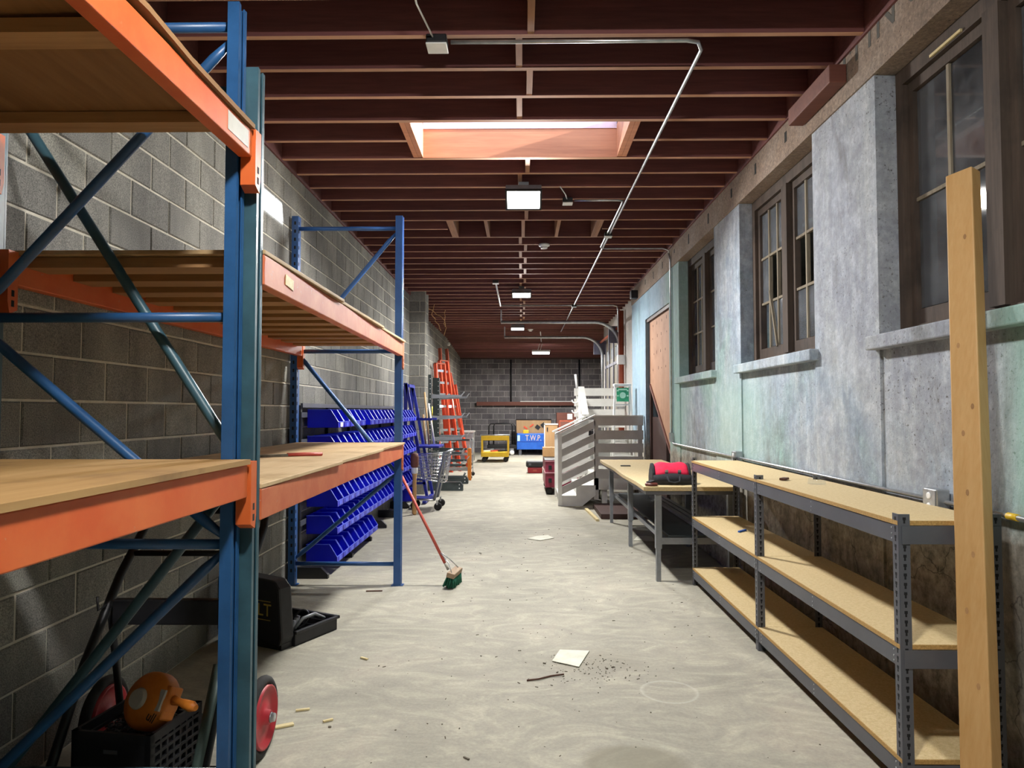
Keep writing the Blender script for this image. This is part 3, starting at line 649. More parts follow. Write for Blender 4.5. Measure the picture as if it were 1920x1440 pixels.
for ri, z in enumerate(ROWZ):
    for k in range(21):
        if ri == 0 and (8 <= k < 19): continue
        if ri == 5 and k in (5, ): continue
        if ri == 3 and k in (13,): continue
        lab = 'blue plastic hopper bin on the %s rail of the wall rack' % LV[ri] if ri not in (0, 5) else 'blue plastic hopper bin hung on the %s rail of the rack' % LV[ri]
        if k == 0: lab = 'end bin of the %s rail, beside the rear post of the pallet rack' % LV[ri]
        if k == 20: lab = 'end bin of the %s rail, beside the deep blue A-frame rack' % LV[ri]
        if k == 1: lab = 'second bin of the %s rail, next to the end bin by the pallet rack' % LV[ri]
        if ri == 0 and k == 7: lab = 'last bottom rail bin before the empty stretch of rail'
        if ri == 0 and k == 19: lab = 'first bottom rail bin after the empty stretch of rail'
        if (ri, k) in ((5, 4), (3, 12)): lab = 'bin of the %s rail just before the missing bin' % LV[ri]
        if (ri, k) in ((5, 6), (3, 14)): lab = 'bin of the %s rail just after the missing bin' % LV[ri]
        y = 6.95 + k * .243
        tilt = V(BX, y, z)
        if first: o = bp; o.location = tilt; o['label'] = lab; first = False
        else: o = dup(bp, tilt, 0, lab)
        o['group'] = 'blue bins on the %s rail' % LV[ri]
        if ri == 5 and k == 0:
            o['label'] = 'blue hopper bin with a white card in its label slot, end of the top rail'; del o['group']
            c = MB().box(BD + .004, BD + .006, -.05, .05, .008, .05); c.xf(Matrix.Translation(tilt)); ORG[o.name] = tilt; c.build('label_card', 'card', o)
# ------------------------------------------------------------------ grey boltless shelving on the right
sh = thing('boltless_shelving', 'long low grey steel shelving with three particle board levels', 'shelving', (1.76, 4.75, 0))
SXF, SXB = 1.548, 1.965; SY = (2.955, 4.72, 6.50)
def punched(t, corner, y, fx, fy, top=1.145):
    """L post at corner x,y with legs pointing fx (x dir) and fy (y dir)"""
    x = corner; w = .045; th = .004
    a = MB().box(min(x, x + fx * w), max(x, x + fx * w), y - th / 2, y + th / 2, 0, top).box(x - th / 2, x + th / 2, min(y, y + fy * w), max(y, y + fy * w), 0, top)
    po = a.build('post', 'greyst', t)
    h = MB(); z = .05; k = 0
    while z < top - .02:
        cx, cy = x + fx * w * .5, y + fy * w * .5
        for r, dz, s in ((.0065, .012, 1), (.0038, 0, 2)):
            h.box(cx - r, cx + r, y - th / 2 - .0006, y + th / 2 + .0006, z + dz - r * s * .9, z + dz + r * s * .9)
            h.box(x - th / 2 - .0006, x + th / 2 + .0006, cy - r, cy + r, z + dz - r * s * .9, z + dz + r * s * .9)
        z += .038
    h.build('punched_hole', 'hole', po)['kind'] = 'stuff'
for y, fy in ((SY[0], 1), (SY[1], 1), (SY[2], -1)):
    punched(sh, SXF, y, 1, fy); punched(sh, SXB, y, -1, fy)
for lv, z in enumerate((1.118, .615, .155)):
    for i in range(2):
        a, b = SY[i] + .004, SY[i + 1] - .002
        for x in (SXF + .006, SXB - .006):
            bm_ = MB().bar((x, a, z - .058), (x, b, z - .058), .01, .075).build('beam', 'greyst', sh, bevel=.002)
            if x < 1.7:
                rv = MB()
                for f in (.03, .5, .97):
                    for dz in (-.035, -.06, -.08): rv.cyl((x - .005, a + (b - a) * f, z + dz), (x - .007, a + (b - a) * f, z + dz), .004, seg=6)
                rv.build('rivet', 'galv', bm_)
        d = MB().box(SXF - .004 if False else SXF + .001, SXB, a, b, z - .018, z); d.build('shelf_board', 'pboard', sh)
        MB().box(SXF - .003, SXF + .001, a, b, z - .0185, z - .001).build('board_edge', 'pedge', sh)
    MB().box(SXF + .01, SXB - .01, SY[0] - .006, SY[0] - .003, z - .095, z - .021).build('end_beam', 'greyst', sh)
    MB().box(SXF + .045, SXB - .045, SY[0] - .001, SY[0] + .0035, z - .0185, z - .001).build('board_edge', 'pedge', sh)
    MB().box(SXF + .01, SXB - .01, SY[2] + .003, SY[2] + .006, z - .095, z - .021).build('end_beam', 'greyst', sh)
tag(MB().bar((1.70, 5.62, .623), (1.78, 5.70, .623), .014, .012).build('blue_pen', 'chestblue'), 'short blue stub lying on the middle grey shelf', 'pen')
tag(MB().bar((1.68, 4.62, 1.128), (1.73, 4.68, 1.128), .035, .014).build('wood_chip', 'grime'), 'brown scrap on the top board of the grey shelving', 'scrap')
tag(MB().lathe([(.001, .05), (.03, .047), (.05, .03), (.055, 0)], (1.82, 4.42, 1.119), 'Z', 10).build('plastic_wrap', 'clear'), 'crumpled clear plastic wrap on the top grey shelf', 'wrapper')
# leaning new lumber
fb = Vector((1.675, 2.66, .0)); tp = Vector((1.975, 3.165, 2.63)); ax = (tp - fb).normalized()
tp_n = Vector((-.875, -.485, 0)); tp_n = (tp_n - ax * tp_n.dot(ax)).normalized(); sd = ax.cross(tp_n).normalized()
b = MB(); w, h = .115, .068
for c in (fb, tp): b.v += [c + sd * (i * w / 2) + tp_n * (j * h / 2) for i, j in ((-1, -1), (1, -1), (1, 1), (-1, 1))]
zmin = min(v.z for v in b.v[:4])
for i in range(4): b.v[i].z = .001
for k in ((3, 2, 1, 0), (4, 5, 6, 7), (0, 1, 5, 4), (1, 2, 6, 5), (2, 3, 7, 6), (3, 0, 4, 7)): b.face(k)
o = tag(b.build('lumber_stud', 'lumber', bevel=.005), 'new yellow lumber stud leaning on the window sill before the grey shelving', 'lumber')
for f, s in ((.88, .02), (.70, -.02), (.60, .03), (.56, -.01), (.38, .015), (.30, -.015), (.2, .02), (.47, .0)):
    kn = MB(); c = fb + (tp - fb) * f + sd * (s) + tp_n * (h / 2 + .0004)
    st = 0; kn.v += [c + sd * (.007 * math.cos(a)) + ax * (.013 * math.sin(a)) for a in [k * PI / 4 for k in range(8)]]; kn.face(range(st, st + 8)); kn.build('knot', 'stud', o)

# ------------------------------------------------------------------ wall conduit and outlets
TZ = 1.135
t = thing('wall_conduit', 'thin steel conduit running low along the plaster wall behind the shelving', 'conduit', (2.0, 5.8, TZ))
MB().tube([(2.012, 1.2, TZ), (2.012, 9.45, TZ)] + [(2.012, 9.52, TZ + .02), (2.012, 9.55, TZ + .08)], .011, 8).build('pipe', 'galv', t)
MB().tube([(2.012, 9.55, TZ + .08), (2.012, 9.55, 3.60), (1.99, 9.55, 3.70)], .013, 8).build('riser', 'mint' if False else 'galv', t)
MB().box(1.985, 2.03, 9.50, 9.60, TZ + .02, TZ + .14).build('elbow_box', 'galv', t)
MB().tube([(2.012, 2.98, TZ), (2.012, 2.92, TZ)], .015, 8).build('yellow_connector', 'yellow', t)
for i, y in enumerate((3.46, 6.62, 5.35)):
    if i == 2: continue
    ob = thing('outlet_box', 'steel outlet box with two white sockets on the conduit by the lumber stud' if i == 0 else 'small steel outlet box on the conduit behind the far shelf post', 'outlet', (2.0, y, TZ - .055))
    MB().box(1.965, 2.03, y - .055, y + .055, TZ - .055, TZ + .06).build('box', 'galv', ob, bevel=.006)
    f = MB().box(1.96, 1.966, y - .05, y + .05, TZ - .05, TZ + .055).build('cover_plate', 'galv', ob)
    for dz in (-.024, .026): MB().lathe([(.017, 0), (.017, -.003), (.012, -.004)], (1.96, y - .0, TZ + dz), 'X', 12).build('socket', 'whitepl', f)

# ------------------------------------------------------------------ workbench
tb = thing('work_table', 'long wooden topped work table on grey steel legs', 'table', (1.55, 8.2, 0))
top = MB(); n = 16; e = []
for i in range(n + 1):
    y = 6.535 + (10.15 - 6.535) * i / n; e.append((1.115 + .009 * math.sin(i * .8), y))
top.prism(e + [(1.99, 10.15), (1.99, 6.535)], 'Z', .835, .875); top.build('table_top', 'pboard', tb, bevel=.004)
MB().box(1.14, 1.97, 6.56, 10.10, .80, .833).build('apron', 'greyst', tb)
for y in (6.62, 8.30, 10.04):
    for x in (1.235, 1.90):
        lg = MB().box(x, x + .055, y - .03, y + .03, .30, .80).build('leg', 'ltsteel', tb)
        MB().box(x + .006, x + .046, y - .024, y + .024, 0, .30).build('leg_extension', 'ltsteel', lg)
    MB().box(1.29, 1.90, y - .02, y + .02, .34, .40).build('cross_bar', 'ltsteel', tb)
MB().box(1.30, 1.34, 6.62, 10.0, .36, .40).build('stretcher', 'ltsteel', tb)
MB().box(1.36, 1.90, 6.62, 10.0, .405, .42).build('lower_shelf', 'darkgreen', tb)
for k in range(3):
    tag(MB().bar((1.72 + k * .07, 6.75, .44 + k * .002), (1.70 + k * .07, 9.4, .44), .05, .03).build('steel_channel', 'galv'), 'loose galvanised channel on the lower shelf of the work table', 'channel', 'steel channels under the work table')
tag(MB().box(1.24, 1.36, 8.9, 8.96, .8755, .887).build('black_clip', 'black'), 'small black plastic strip on the far end of the work table', 'strip')
tag(MB().box(1.15, 1.95, 10.35, 11.55, 0, .075).build('wood_platform', 'brownwood', bevel=.006), 'low dark brown wooden slab between the work table and the white stair', 'slab')
tag(MB().bar((1.08, 10.15, .015), (1.02, 11.3, .015), .045, .03).build('wood_strip', 'chip'), 'pale wooden strip along the brown slab on the floor', 'strip')
# tool bag
bg = thing('tool_bag', 'red and black canvas tool bag lying on the near end of the work table', 'bag', (1.42, 6.72, .875))
def rbag(x0, x1, y0, y1, prof, name, mat, bulge=0):
    m = MB(); n = 12
    for i in range(n + 1):
        f = i / n; x = x0 + (x1 - x0) * f; s = (1 - abs(2 * f - 1) ** 5) * .12 + .88
        for u, v in prof: m.v.append(V(x, (y0 + y1) / 2 + u * (y1 - y0) / 2 * s, .877 + v * s + (.006 * math.sin(f * 9 + u * 3) if v > .05 else 0)))
    k = len(prof)
    for i in range(n):
        for j in range(k):
            l = (j + 1) % k; m.face([i * k + j, i * k + l, (i + 1) * k + l, (i + 1) * k + j], True)
    m.face(range(k)); m.face(range(n * k, n * k + k))
    return m.build(name, mat, bg)
rbag(1.235, 1.60, 6.67, 6.97, [(-1, 0), (1, 0), (1.02, .06), (.9, .10), (-.92, .10), (-1.04, .05)], 'base', 'bagblk')
rbag(1.26, 1.575, 6.69, 6.95, [(-.98, .07), (.95, .07), (.85, .13), (.4, .185), (.05, .2), (-.35, .185), (-.8, .13)], 'body', 'bagred')
for x in (1.245, 1.583): rbag(x - .014, x + .014, 6.70, 6.94, [(-.98, .06), (.95, .06), (.8, .13), (.3, .19), (-.3, .19), (-.8, .13)], 'end_panel', 'bagblk')
for x in (1.36, 1.48):
    MB().bar((x, 6.685, .945), (x, 6.715, 1.005), .028, .006, (0, -1, 0)).build('strap', 'bagblk', bg); MB().box(x - .014, x + .014, 6.69, 6.70, .995, 1.015).build('buckle', 'galv', bg)
MB().tube([(1.36, 6.68, .955), (1.37, 6.64, .91), (1.42, 6.625, .90), (1.47, 6.64, .91), (1.48, 6.68, .955)], .009, 8).build('handle', 'bagblk', bg)
lp = thing('leather_pouch', 'dark brown leather pouch beside the red tool bag on the table', 'pouch', (1.2, 6.62, .875))
MB().lathe([(.02, .03), (.05, .028), (.062, .015), (.055, .001)], (1.20, 6.603, .876), 'Z', 14).build('pouch', 'leather', lp)
MB().bar((1.17, 6.60, .903), (1.22, 6.64, .915), .05, .02).build('flap', 'bagblk', lp)

# ------------------------------------------------------------------ white stair with landing
st = thing('wooden_stair', 'white painted wooden stair with landing and slatted railings against the wall', 'stair', (1.4, 12.6, 0))
Y0, Y1 = 11.80, 12.95
for i, (x, z) in enumerate(((.64, .165), (.92, .33))):
    MB().box(x - .02, x + .31, Y0 + .02, Y1, z - .03, z).build('tread', 'offwhite', st); MB().box(x, x + .02, Y0 + .03, Y1 - .02, z - .165, z - .03).build('riser', 'offwhite', st)
MB().prism([(.62, 0), (1.0, 0), (1.22, .18), (1.22, .34), (.9, .34), (.9, .17), (.62, .17)], 'Y', Y0 - .03, Y0 + .015).build('stringer', 'offwhite', st)
MB().prism([(.62, 0), (1.0, 0), (1.22, .18), (1.22, .34), (.9, .34), (.9, .17), (.62, .17)], 'Y', Y1 - .04, Y1).build('stringer', 'offwhite', st)
MB().box(1.20, 2.02, Y0, Y1, .47, .505).build('landing', 'offwhite', st); MB().box(1.20, 2.0, Y0 - .02, Y0 + .02, .265, .47).build('fascia', 'offwhite', st)
MB().box(1.20, 1.24, Y0, Y1, .265, .47).build('fascia', 'offwhite', st)
for x in (1.33, 1.95):
    for y in (Y0 + .04, Y1 - .12): MB().box(x, x + .09, y, y + .09, 0, .47).build('leg', 'offwhite', st)
# landing railing facing the aisle side
for x in (1.195, 1.92): MB().box(x, x + .075, Y0 - .02, Y0 + .02, .1 if x < 1.5 else .3, 1.46).build('newel_post', 'greywood', st)
for zt in (1.475, 1.245, 1.03, .815, .61): MB().box(1.20, 2.01, Y0 - .045, Y0 - .02, zt - .15, zt).build('rail_board', 'greywood', st)
MB().box(1.19, 2.01, Y0 - .06, Y0 + .06, 1.475, 1.495).build('cap_rail', 'offwhite', st)
# sloping railing of the lower flight
for s, yy in ((0, Y0 - .045), (1, Y1 - .03)):
    MB().box(.60, .665, yy, yy + .05, .0, 1.20).build('newel_post', 'white', st)
    for zt in (1.41, 1.20, .99, .785, .58):
        MB().prism([(.665, zt - .39), (1.215, zt - .125), (1.215, zt), (.665, zt - .265)], 'Y', yy, yy + .022).build('rail_board', 'greywood', st)
    MB().bar((.56, yy + .03, 1.185), (1.22, yy + .03, 1.495), .11, .025).build('cap_rail', 'white', st)
# upper flight and top landing
for i in range(3):
    MB().box(1.2, 2.0, Y1 + i * .28 - .02, Y1 + .30 + i * .28, .505 + (i + 1) * .18 - .03, .505 + (i + 1) * .18).build('tread', 'offwhite', st)
    MB().box(1.2, 2.0, Y1 + i * .28, Y1 + .02 + i * .28, .505 + i * .18, .505 + (i + 1) * .18 - .03).build('riser', 'offwhite', st)
MB().box(1.18, 2.15, 13.79, 14.9, 1.01, 1.045).build('landing', 'offwhite', st)
for x in (1.2, 2.05):
    for y in (13.85, 14.75): MB().box(x, x + .09, y, y + .09, 0, 1.01).build('leg', 'offwhite', st)
MB().prism([(Y1, .3), (13.8, .85), (13.8, 1.05), (Y1 + .02, .5)], 'X', 1.17, 1.20).build('stringer', 'offwhite', st)
for zt in (.98, .74, .5): MB().prism([(Y1 - .02, .5 + zt - .16), (13.82, 1.04 + zt - .16), (13.82, 1.04 + zt - .02), (Y1 - .02, .5 + zt - .02)], 'X', 1.145, 1.17).build('rail_board', 'white', st)
MB().bar((1.16, Y1 - .04, 1.49), (1.16, 13.84, 2.03), .12, .025).build('cap_rail', 'greywood', st)
for y, zb in ((Y1 - .0, .5), (13.78, 1.04)): MB().box(1.10, 1.145, y, y + .09, zb - .2, zb + .95).build('newel_post', 'white', st)
for zt in (2.04, 1.82, 1.60, 1.38): MB().box(1.1, 2.15, 14.86, 14.885, zt - .16, zt).build('rail_board', 'white', st)
for y in (13.9,): 
    for zt in (2.04, 1.82, 1.60, 1.38): MB().box(1.145, 1.17, 13.82, 14.88, zt - .15, zt).build('rail_board', 'white', st)
MB().box(1.14, 1.20, 14.80, 14.88, 1.04, 2.06).build('newel_post', 'white', st)
for z in (1.78, 1.58): MB().tube([(1.10, 13.82, z)] + arc((1.04, 13.82, z), .06, 0, -PI, 8, (1, 0, 0), (0, 0, 1)), .013, 8).build('coat_hook', 'whitepl', st)
MB().tube([(1.08, 13.86, 2.0), (1.05, 13.86, 2.28)], .022, 8).build('handle_bar', 'whitepl', st)
# step ladder on the landing
sl_ = thing('step_ladder', 'white folding step ladder with a green label standing on the stair landing', 'ladder', (1.78, 12.5, .505))
for s in (-1, 1):
    MB().bar((1.78 + s * .19, 12.40, .505), (1.78 + s * .13, 12.56, 2.0), .03, .06).build('front_rail', 'white', sl_)
    MB().bar((1.78 + s * .18, 12.85, .505), (1.78 + s * .12, 12.62, 1.98), .025, .04).build('rear_rail', 'white', sl_)
for k in range(4):
    f = .18 + k * .2; MB().box(1.78 - .17 + f * .05, 1.78 + .17 - f * .05, 12.38 + f * .16, 12.46 + f * .16, .505 + 1.5 * f - .012, .505 + 1.5 * f + .012).build('step', 'white', sl_)
MB().box(1.63, 1.93, 12.5, 12.68, 2.0, 2.045).build('top_cap', 'white', sl_, bevel=.008)
g = MB().bar((1.78, 12.505, 1.73), (1.78, 12.535, 1.975), .215, .006, (0, -1, 0)).build('label_panel', 'green', sl_)
MB().lathe([(.055, 0), (.055, -.003)], (1.78, 12.512, 1.84), 'Y', 14).build('label_disc', 'mint', g)
for dx, dz in ((-.085, .06), (.085, .06), (-.085, -.03), (.085, -.03)): MB().box(1.78 + dx - .015, 1.78 + dx + .015, 12.500, 12.508, 1.85 + dz, 1.875 + dz).build('label_print', 'mint', g)
MB().box(1.70, 1.86, 12.512, 12.518, 1.93, 1.955).build('label_print', 'mint', g)
# pipes and boxes at the end of the plaster wall
t = thing('downpipe', 'rusty red pipe standing by the garage door', 'pipe', (2.12, 15.1, 0)); MB().tube([(2.12, 15.1, 0), (2.12, 15.1, 3.70)], .06, 12).build('pipe', 'rust', t); MB().box(2.04, 2.19, 15.01, 15.19, 2.55, 2.75).build('clamp_box', 'whitepl', t); MB().box(2.04, 2.19, 15.0, 15.2, 1.6, 1.66).build('clamp', 'galv', t)
for i, (z, h) in enumerate(((3.16, .34), (2.78, .16))):
    tag(MB().box(2.09, 2.165, 13.05, 13.28, z, z + h).build('wall_sign', 'signred' if i == 0 else 'whitepl', bevel=.006), ('pinkish red wall sign at the end of the plaster wall', 'small white box under the red wall sign')[i], ('sign', 'box')[i])
tag(MB().tube([(2.14, 13.35, .2), (2.14, 13.35, 3.6), (2.14, 13.35, 3.74)], .02, 8).build('white_pipe', 'whitepl'), 'white pipe up the brick strip beside the plaster wall', 'pipe')
tag(MB().box(1.90, 2.018, 12.25, 12.42, 3.52, 3.66).build('bell_box', 'blackst', bevel=.01), 'dark bell box on the lintel over the stair', 'box')
# ------------------------------------------------------------------ ceiling conduits, boxes, detectors
CZ = ZC - .022
def conduit(name, label, pts, r=.011, mat='galv'): return tag(MB().tube(pts, r, 8).build(name, mat), label, 'conduit')
conduit('ceiling_conduit', 'long bent conduit crossing before the skylight and running back under the joists', [(-.42, 4.13, CZ), (.98, 4.13, CZ), (1.05, 4.15, CZ), (1.09, 4.24, CZ), (1.09, 7, CZ), (1.09, 12, CZ), (1.09, 19.6, CZ)], .012)
conduit('ceiling_conduit', 'second conduit bending from the small junction box to run beside the long one', [(.55, 7.32, CZ), (1.0, 7.32, CZ), (1.055, 7.34, CZ), (1.06, 7.45, CZ), (1.06, 9.42, CZ), (1.08, 9.50, CZ), (1.16, 9.52, CZ), (1.90, 9.52, CZ), (1.98, 9.53, CZ - .02), (1.995, 9.54, CZ - .06)])
conduit('ceiling_conduit', 'conduit crossing the joists before the garage door tracks', [(-.42, 14.7, CZ), (1.9, 14.7, CZ), (1.98, 14.7, CZ - .02), (2.0, 14.7, CZ - .1), (2.0, 14.7, 3.2)])
conduit('ceiling_conduit', 'short bright conduit reaching toward the camera side from the crossing conduit', [(-.44, 14.7, CZ - .005), (-.44, 12.0, CZ - .005)], .016, 'whitepl')
conduit('hanging_rod', 'pair of thin rods running back to the tube light', [(.52, 19.5, 3.74), (.62, 22.3, 3.74)], .014, 'whitepl')
def jbox(x, y, label, s=.06):
    t = thing('junction_box', label, 'box', (x, y, ZC - .07)); MB().box(x - s, x + s, y - s, y + s, ZC - .05, ZC - .0).build('box', 'blackst', t, bevel=.006); MB().box(x - s - .002, x + s + .002, y - s - .002, y + s + .002, ZC - .062, ZC - .052).build('cover', 'whitepl', t, bevel=.004); return t
jbox(-.50, 4.13, 'white covered junction box on the joists before the skylight')
jbox(.48, 7.32, 'white covered junction box beside the large flood light', .05)
jbox(1.075, 8.75, 'flat junction box bridging the two long conduits', .045)
jbox(-.44, 11.96, 'junction box at the end of the short bright conduit', .05)
jbox(1.09, 14.7, 'junction box where the crossing conduit meets the long one', .05)
tag(MB().tube([(-.52, 4.07, 3.76), (-.56, 3.7, 3.74), (-.56, 3.2, 3.775)], .006, 6).build('lamp_cord', 'whitepl'), 'thin grey cord from the junction box toward the near flood light', 'cord')
tag(MB().tube([(.47, 7.27, 3.76), (.44, 7.0, 3.72), (.38, 6.9, 3.77)], .006, 6).build('lamp_cord', 'whitepl'), 'thin cord hanging at the junction box beside the large flood light', 'cord')
for i, (x, y) in enumerate(((.30, 9.36), (.24, 19.2))):
    t = thing('smoke_detector', ('round white smoke detector just past the framed-in skylight opening', 'round white smoke detector by the garage door tracks')[i], 'detector', (x, y, ZC - .06)); MB().lathe([(.075, ZC), (.075, ZC - .02), (.05, ZC - .035)], (x, y, 0), 'Z', 18).build('base', 'whitepl', t); MB().lathe([(.045, ZC - .035), (.045, ZC - .055), (.03, ZC - .06)], (x, y, 0), 'Z', 16).build('sensor', 'whitepl', t)
tag(MB().lathe([(.03, 0), (.05, .03), (.05, .09), (.03, .1)], (-2.2, 21.3, 3.52), 'Z', 12).build('camera_dome', 'whitepl'), 'small white camera at the top of the far block wall', 'camera')
for k in range(3):
    p = [(-1.95 + k * .14, jy(24 + k * 2), ZC - .008)]
    for i in range(9): p.append((p[-1][0] + random.uniform(-.02, .09) - .01 * k, p[-1][1] + random.uniform(-.05, .1), p[-1][2] - random.uniform(.03, .09)))
    tag(MB().tube(p, .007, 5).build('loose_cable', 'cartan'), ('loose tan cable dangling by the block pier', 'second tangled tan cable dangling beyond the pier', 'orange tinted cable drooping to the far wall')[k], 'cable')

# ------------------------------------------------------------------ hand truck, crate, hoist
ht = thing('hand_truck', 'old two wheeled hand truck with red wheels under the rack', 'hand truck', (-1.53, 3.25, 0))
for x, lab in ((-1.185, 0), (-1.90, 1)):
    w = MB().tube(arc((x, 3.26, .179), .155, 0, 2 * PI, 32, (0, 1, 0), (0, 0, 1))[:-1], .024, 10, True); o = w.build('tyre', 'rubber', ht)
    MB().lathe([(.03, -.045), (.035, -.02), (.115, -.012), (.13, -.03), (.138, -.03), (.138, .03), (.13, .03), (.115, .012), (.035, .02), (.03, .045)], (x, 3.26, .179), 'X', 28).build('wheel_disc', 'red', o)
    MB().lathe([(.022, .05), (.022, .045), (.018, .065)], (x, 3.26, .179), 'X', 10).build('hub', 'galv', o)
MB().tube([(-1.93, 3.26, .179), (-1.16, 3.26, .179)], .015, 10).build('axle', 'poleGreen', ht)
def rail(x, dx):
    return [(x + dx, 2.74, .04), (x + dx, 2.80, .16), (x + dx * .5, 3.0, .5), (x, 3.25, .82), (x - dx * .2, 3.45, 1.0)]
L_, R_ = rail(-1.835, -.01), rail(-1.25, .01)
MB().tube(L_ + [(-1.81, 3.52, 1.06), (-1.75, 3.54, 1.075)] + [(-1.33, 3.54, 1.075), (-1.27, 3.52, 1.06)] + R_[::-1], .02, 10).build('handle_frame', 'blackst', ht)
MB().tube([(-1.262, 2.985, .51), (-1.262, 2.81, .20), (-1.262, 2.745, .05)], .024, 10).build('front_tube', 'poleGreen', ht)
for x in (-1.825, -1.275): MB().tube([(x, 3.16, .70), (x, 3.26, .19)], .016, 8).build('strut', 'blackst', ht)
for z, y in ((.90, 3.34),): MB().tube([(-1.835, y, z), (-1.27, y, z)], .014, 8).build('cross_tube', 'blackst', ht)
MB().box(-1.86, -1.25, 2.72, 3.12, .002, .03).build('nose_plate', 'blackst', ht)
MB().box(-1.80, -1.245, 3.125, 3.165, .63, .74).build('cross_panel', 'black', ht, bevel=.006)
MB().tube([(-1.82, 3.12, .72), (-1.845, 3.10, .70), (-1.85, 3.10, .76)], .006, 6).build('hook', 'blackst', ht)
# crate
cr = thing('milk_crate', 'black lattice plastic crate full of chain on the hand truck plate', 'crate', (-1.62, 2.88, .031))
CR = Matrix.Translation((-1.575, 2.955, .031)) @ Matrix.Rotation(math.radians(-8), 4, 'Z'); s = .17; H = .285
m = MB().box(-s, s, -s, s, 0, .012); 
for z in (.0, H - .035):
    for q in ((-s, s, -s, -s + .014), (-s, s, s - .014, s), (-s, -s + .014, -s, s), (s - .014, s, -s, s)): m.box(*q, z, z + .035)
for a in (-1, 1):
    for b_ in (-1, 1): m.box(min(a * s, a * (s - .025)), max(a * s, a * (s - .025)), min(b_ * s, b_ * (s - .025)), max(b_ * s, b_ * (s - .025)), 0, H)
m.box(-s, s, -s, -s + .01, .03, H - .03); m.xf(CR).build('body', 'black', cr)
lt = MB()
for k in range(6):
    z = .05 + k * .036; lt.box(s - .012, s, -s, s, z, z + .012); lt.box(-s, -s + .012, -s, s, z, z + .012); lt.box(-s, s, s - .012, s, z, z + .012)
for k in range(8):
    u = -s + .02 + k * .042; lt.box(s - .014, s - .002, u, u + .012, .03, H - .03); lt.box(u, u + .012, s - .014, s - .002, .03, H - .03)
lt.xf(CR).build('lattice', 'black', cr)
MB().box(-.03, .03, -s - .001, -s + .002, H - .08, H - .065).xf(CR).build('moulded_badge', 'greyst', cr)
ch = MB()
for k in range(170):
    a = random.uniform(-.14, .14), random.uniform(-.14, .14), random.uniform(.205, .25)
    d = V(random.uniform(-1, 1), random.uniform(-1, 1), random.uniform(-.3, .3)).normalized() * .012
    c = V(*a); pts = arc(c, .012, 0, 2 * PI, 6, d / .012, V(0, 0, 1).cross(d / .012).normalized())[:-1]; ch.tube(pts, .0035, 4, True)
ch.box(-.15, .15, -.15, .15, .012, .20)
c = tag(ch.xf(CR).build('chain_heap', 'greyst'), 'dark heap of chain filling the black crate', 'chain'); c['kind'] = 'stuff'
# lever hoist lying on the chain
ho = thing('lever_hoist', 'orange chain hoist with handle lying in the black crate', 'hoist', (-1.55, 2.93, .28))
HM = Matrix.Translation((-1.52, 2.945, .375)) @ Matrix.Rotation(math.radians(-22), 4, 'Z') @ Matrix.Rotation(math.radians(-28), 4, 'X')
b = MB().lathe([(.04, -.06), (.095, -.05), (.112, -.03), (.112, .03), (.095, .05), (.04, .06)], (0, 0, 0), 'Y', 26).box(.0, .108, -.036, .036, -.06, .07); b.xf(HM).build('body', 'orangehoist', ho, bevel=.008)
MB().lathe([(.035, -.075), (.042, -.06), (.042, -.05)], (-.015, 0, 0), 'Y', 18).xf(HM).build('hub_cap', 'tag_steel', ho)
MB().tube([(.11, 0, .02), (.15, .0, .018), (.17, .0, .016), (.21, 0, .012), (.235, 0, .01)], .016, 10, rs=[.02, .014, .018, .022, .012]).xf(HM).build('lever', 'orangehoist', ho)
MB().box(.075, .10, -.052, -.041, -.03, .05).xf(HM).build('rating_plate', 'tag_steel', ho)
text('handwriting', '99 Pull', .05, 'ink', ho, HM @ basis((1, 0, -.25), (.25, 0, 1), (.035, -.0535, -.045)))
# ------------------------------------------------------------------ black tool case
tc = thing('tool_case', 'open black plastic tool case with yellow lettering standing on the floor under the rack', 'case', (-1.6, 4.95, 0))
TM = Matrix.Translation((-1.51, 4.76, 0)) @ Matrix.Rotation(math.radians(-26), 4, 'Z')
tray = MB(); x0, x1, y0, y1, d, hh = -.56, .0, .0, .42, .014, .10
tray.box(x0, x1, y0, y1, 0, d)
for q in ((x0, x1, y0, y0 + d), (x0, x1, y1 - d, y1), (x0, x0 + d, y0, y1), (x1 - d, x1, y0, y1)): tray.box(*q, 0, hh)
tray.box(x0 - .01, x1 + .015, y1 - .006, y1 + .015, hh - .02, hh).box(x1 - .006, x1 + .015, y0, y1 + .015, hh - .02, hh)
for y in (.12, .22, .33): tray.box(x0, x1, y, y + .008, 0, .085)
tray.box(-.2, -.192, y0, y1, 0, .08); tray.xf(TM).build('tray', 'black', tc, bevel=.004)
lid = MB().prism([(-.60, .06), (-.02, .03), (.0, .08), (-.03, .40), (-.08, .45), (-.54, .47), (-.60, .43)], 'Y', -.12, -.002); lid.xf(TM).build('lid', 'black', tc, bevel=.015)
MB().prism([(-.58, .0), (-.02, .0), (-.02, .05), (-.58, .07)], 'Y', -.10, -.002).xf(TM).build('hinge_rail', 'black', tc)
text('lettering', 'DEWALT', .115, 'yellowed', tc, TM @ basis((1, 0, 0), (0, 0, 1), (-.325, -.1215, .25)))
bd = MB().box(-.55, -.10, -.1215, -.12, .308, .313).xf(TM).build('badge_line', 'yellowed', tc); MB().box(-.55, -.10, -.1215, -.12, .187, .192).xf(TM).build('badge_line', 'yellowed', tc)
MB().tube([TM @ V(-.05, .05, .10), TM @ V(-.04, .12, .155), TM @ V(-.03, .22, .16), TM @ V(-.05, .34, .10)], .011, 8).build('grey_hose', 'ltsteel', tc)
MB().tube(arc(TM @ V(-.10, .16, .13), .055, 0, 2 * PI, 14, (.9, .3, .3), (0, .2, .98))[:-1], .008, 6, True).build('cord_loop', 'black', tc)
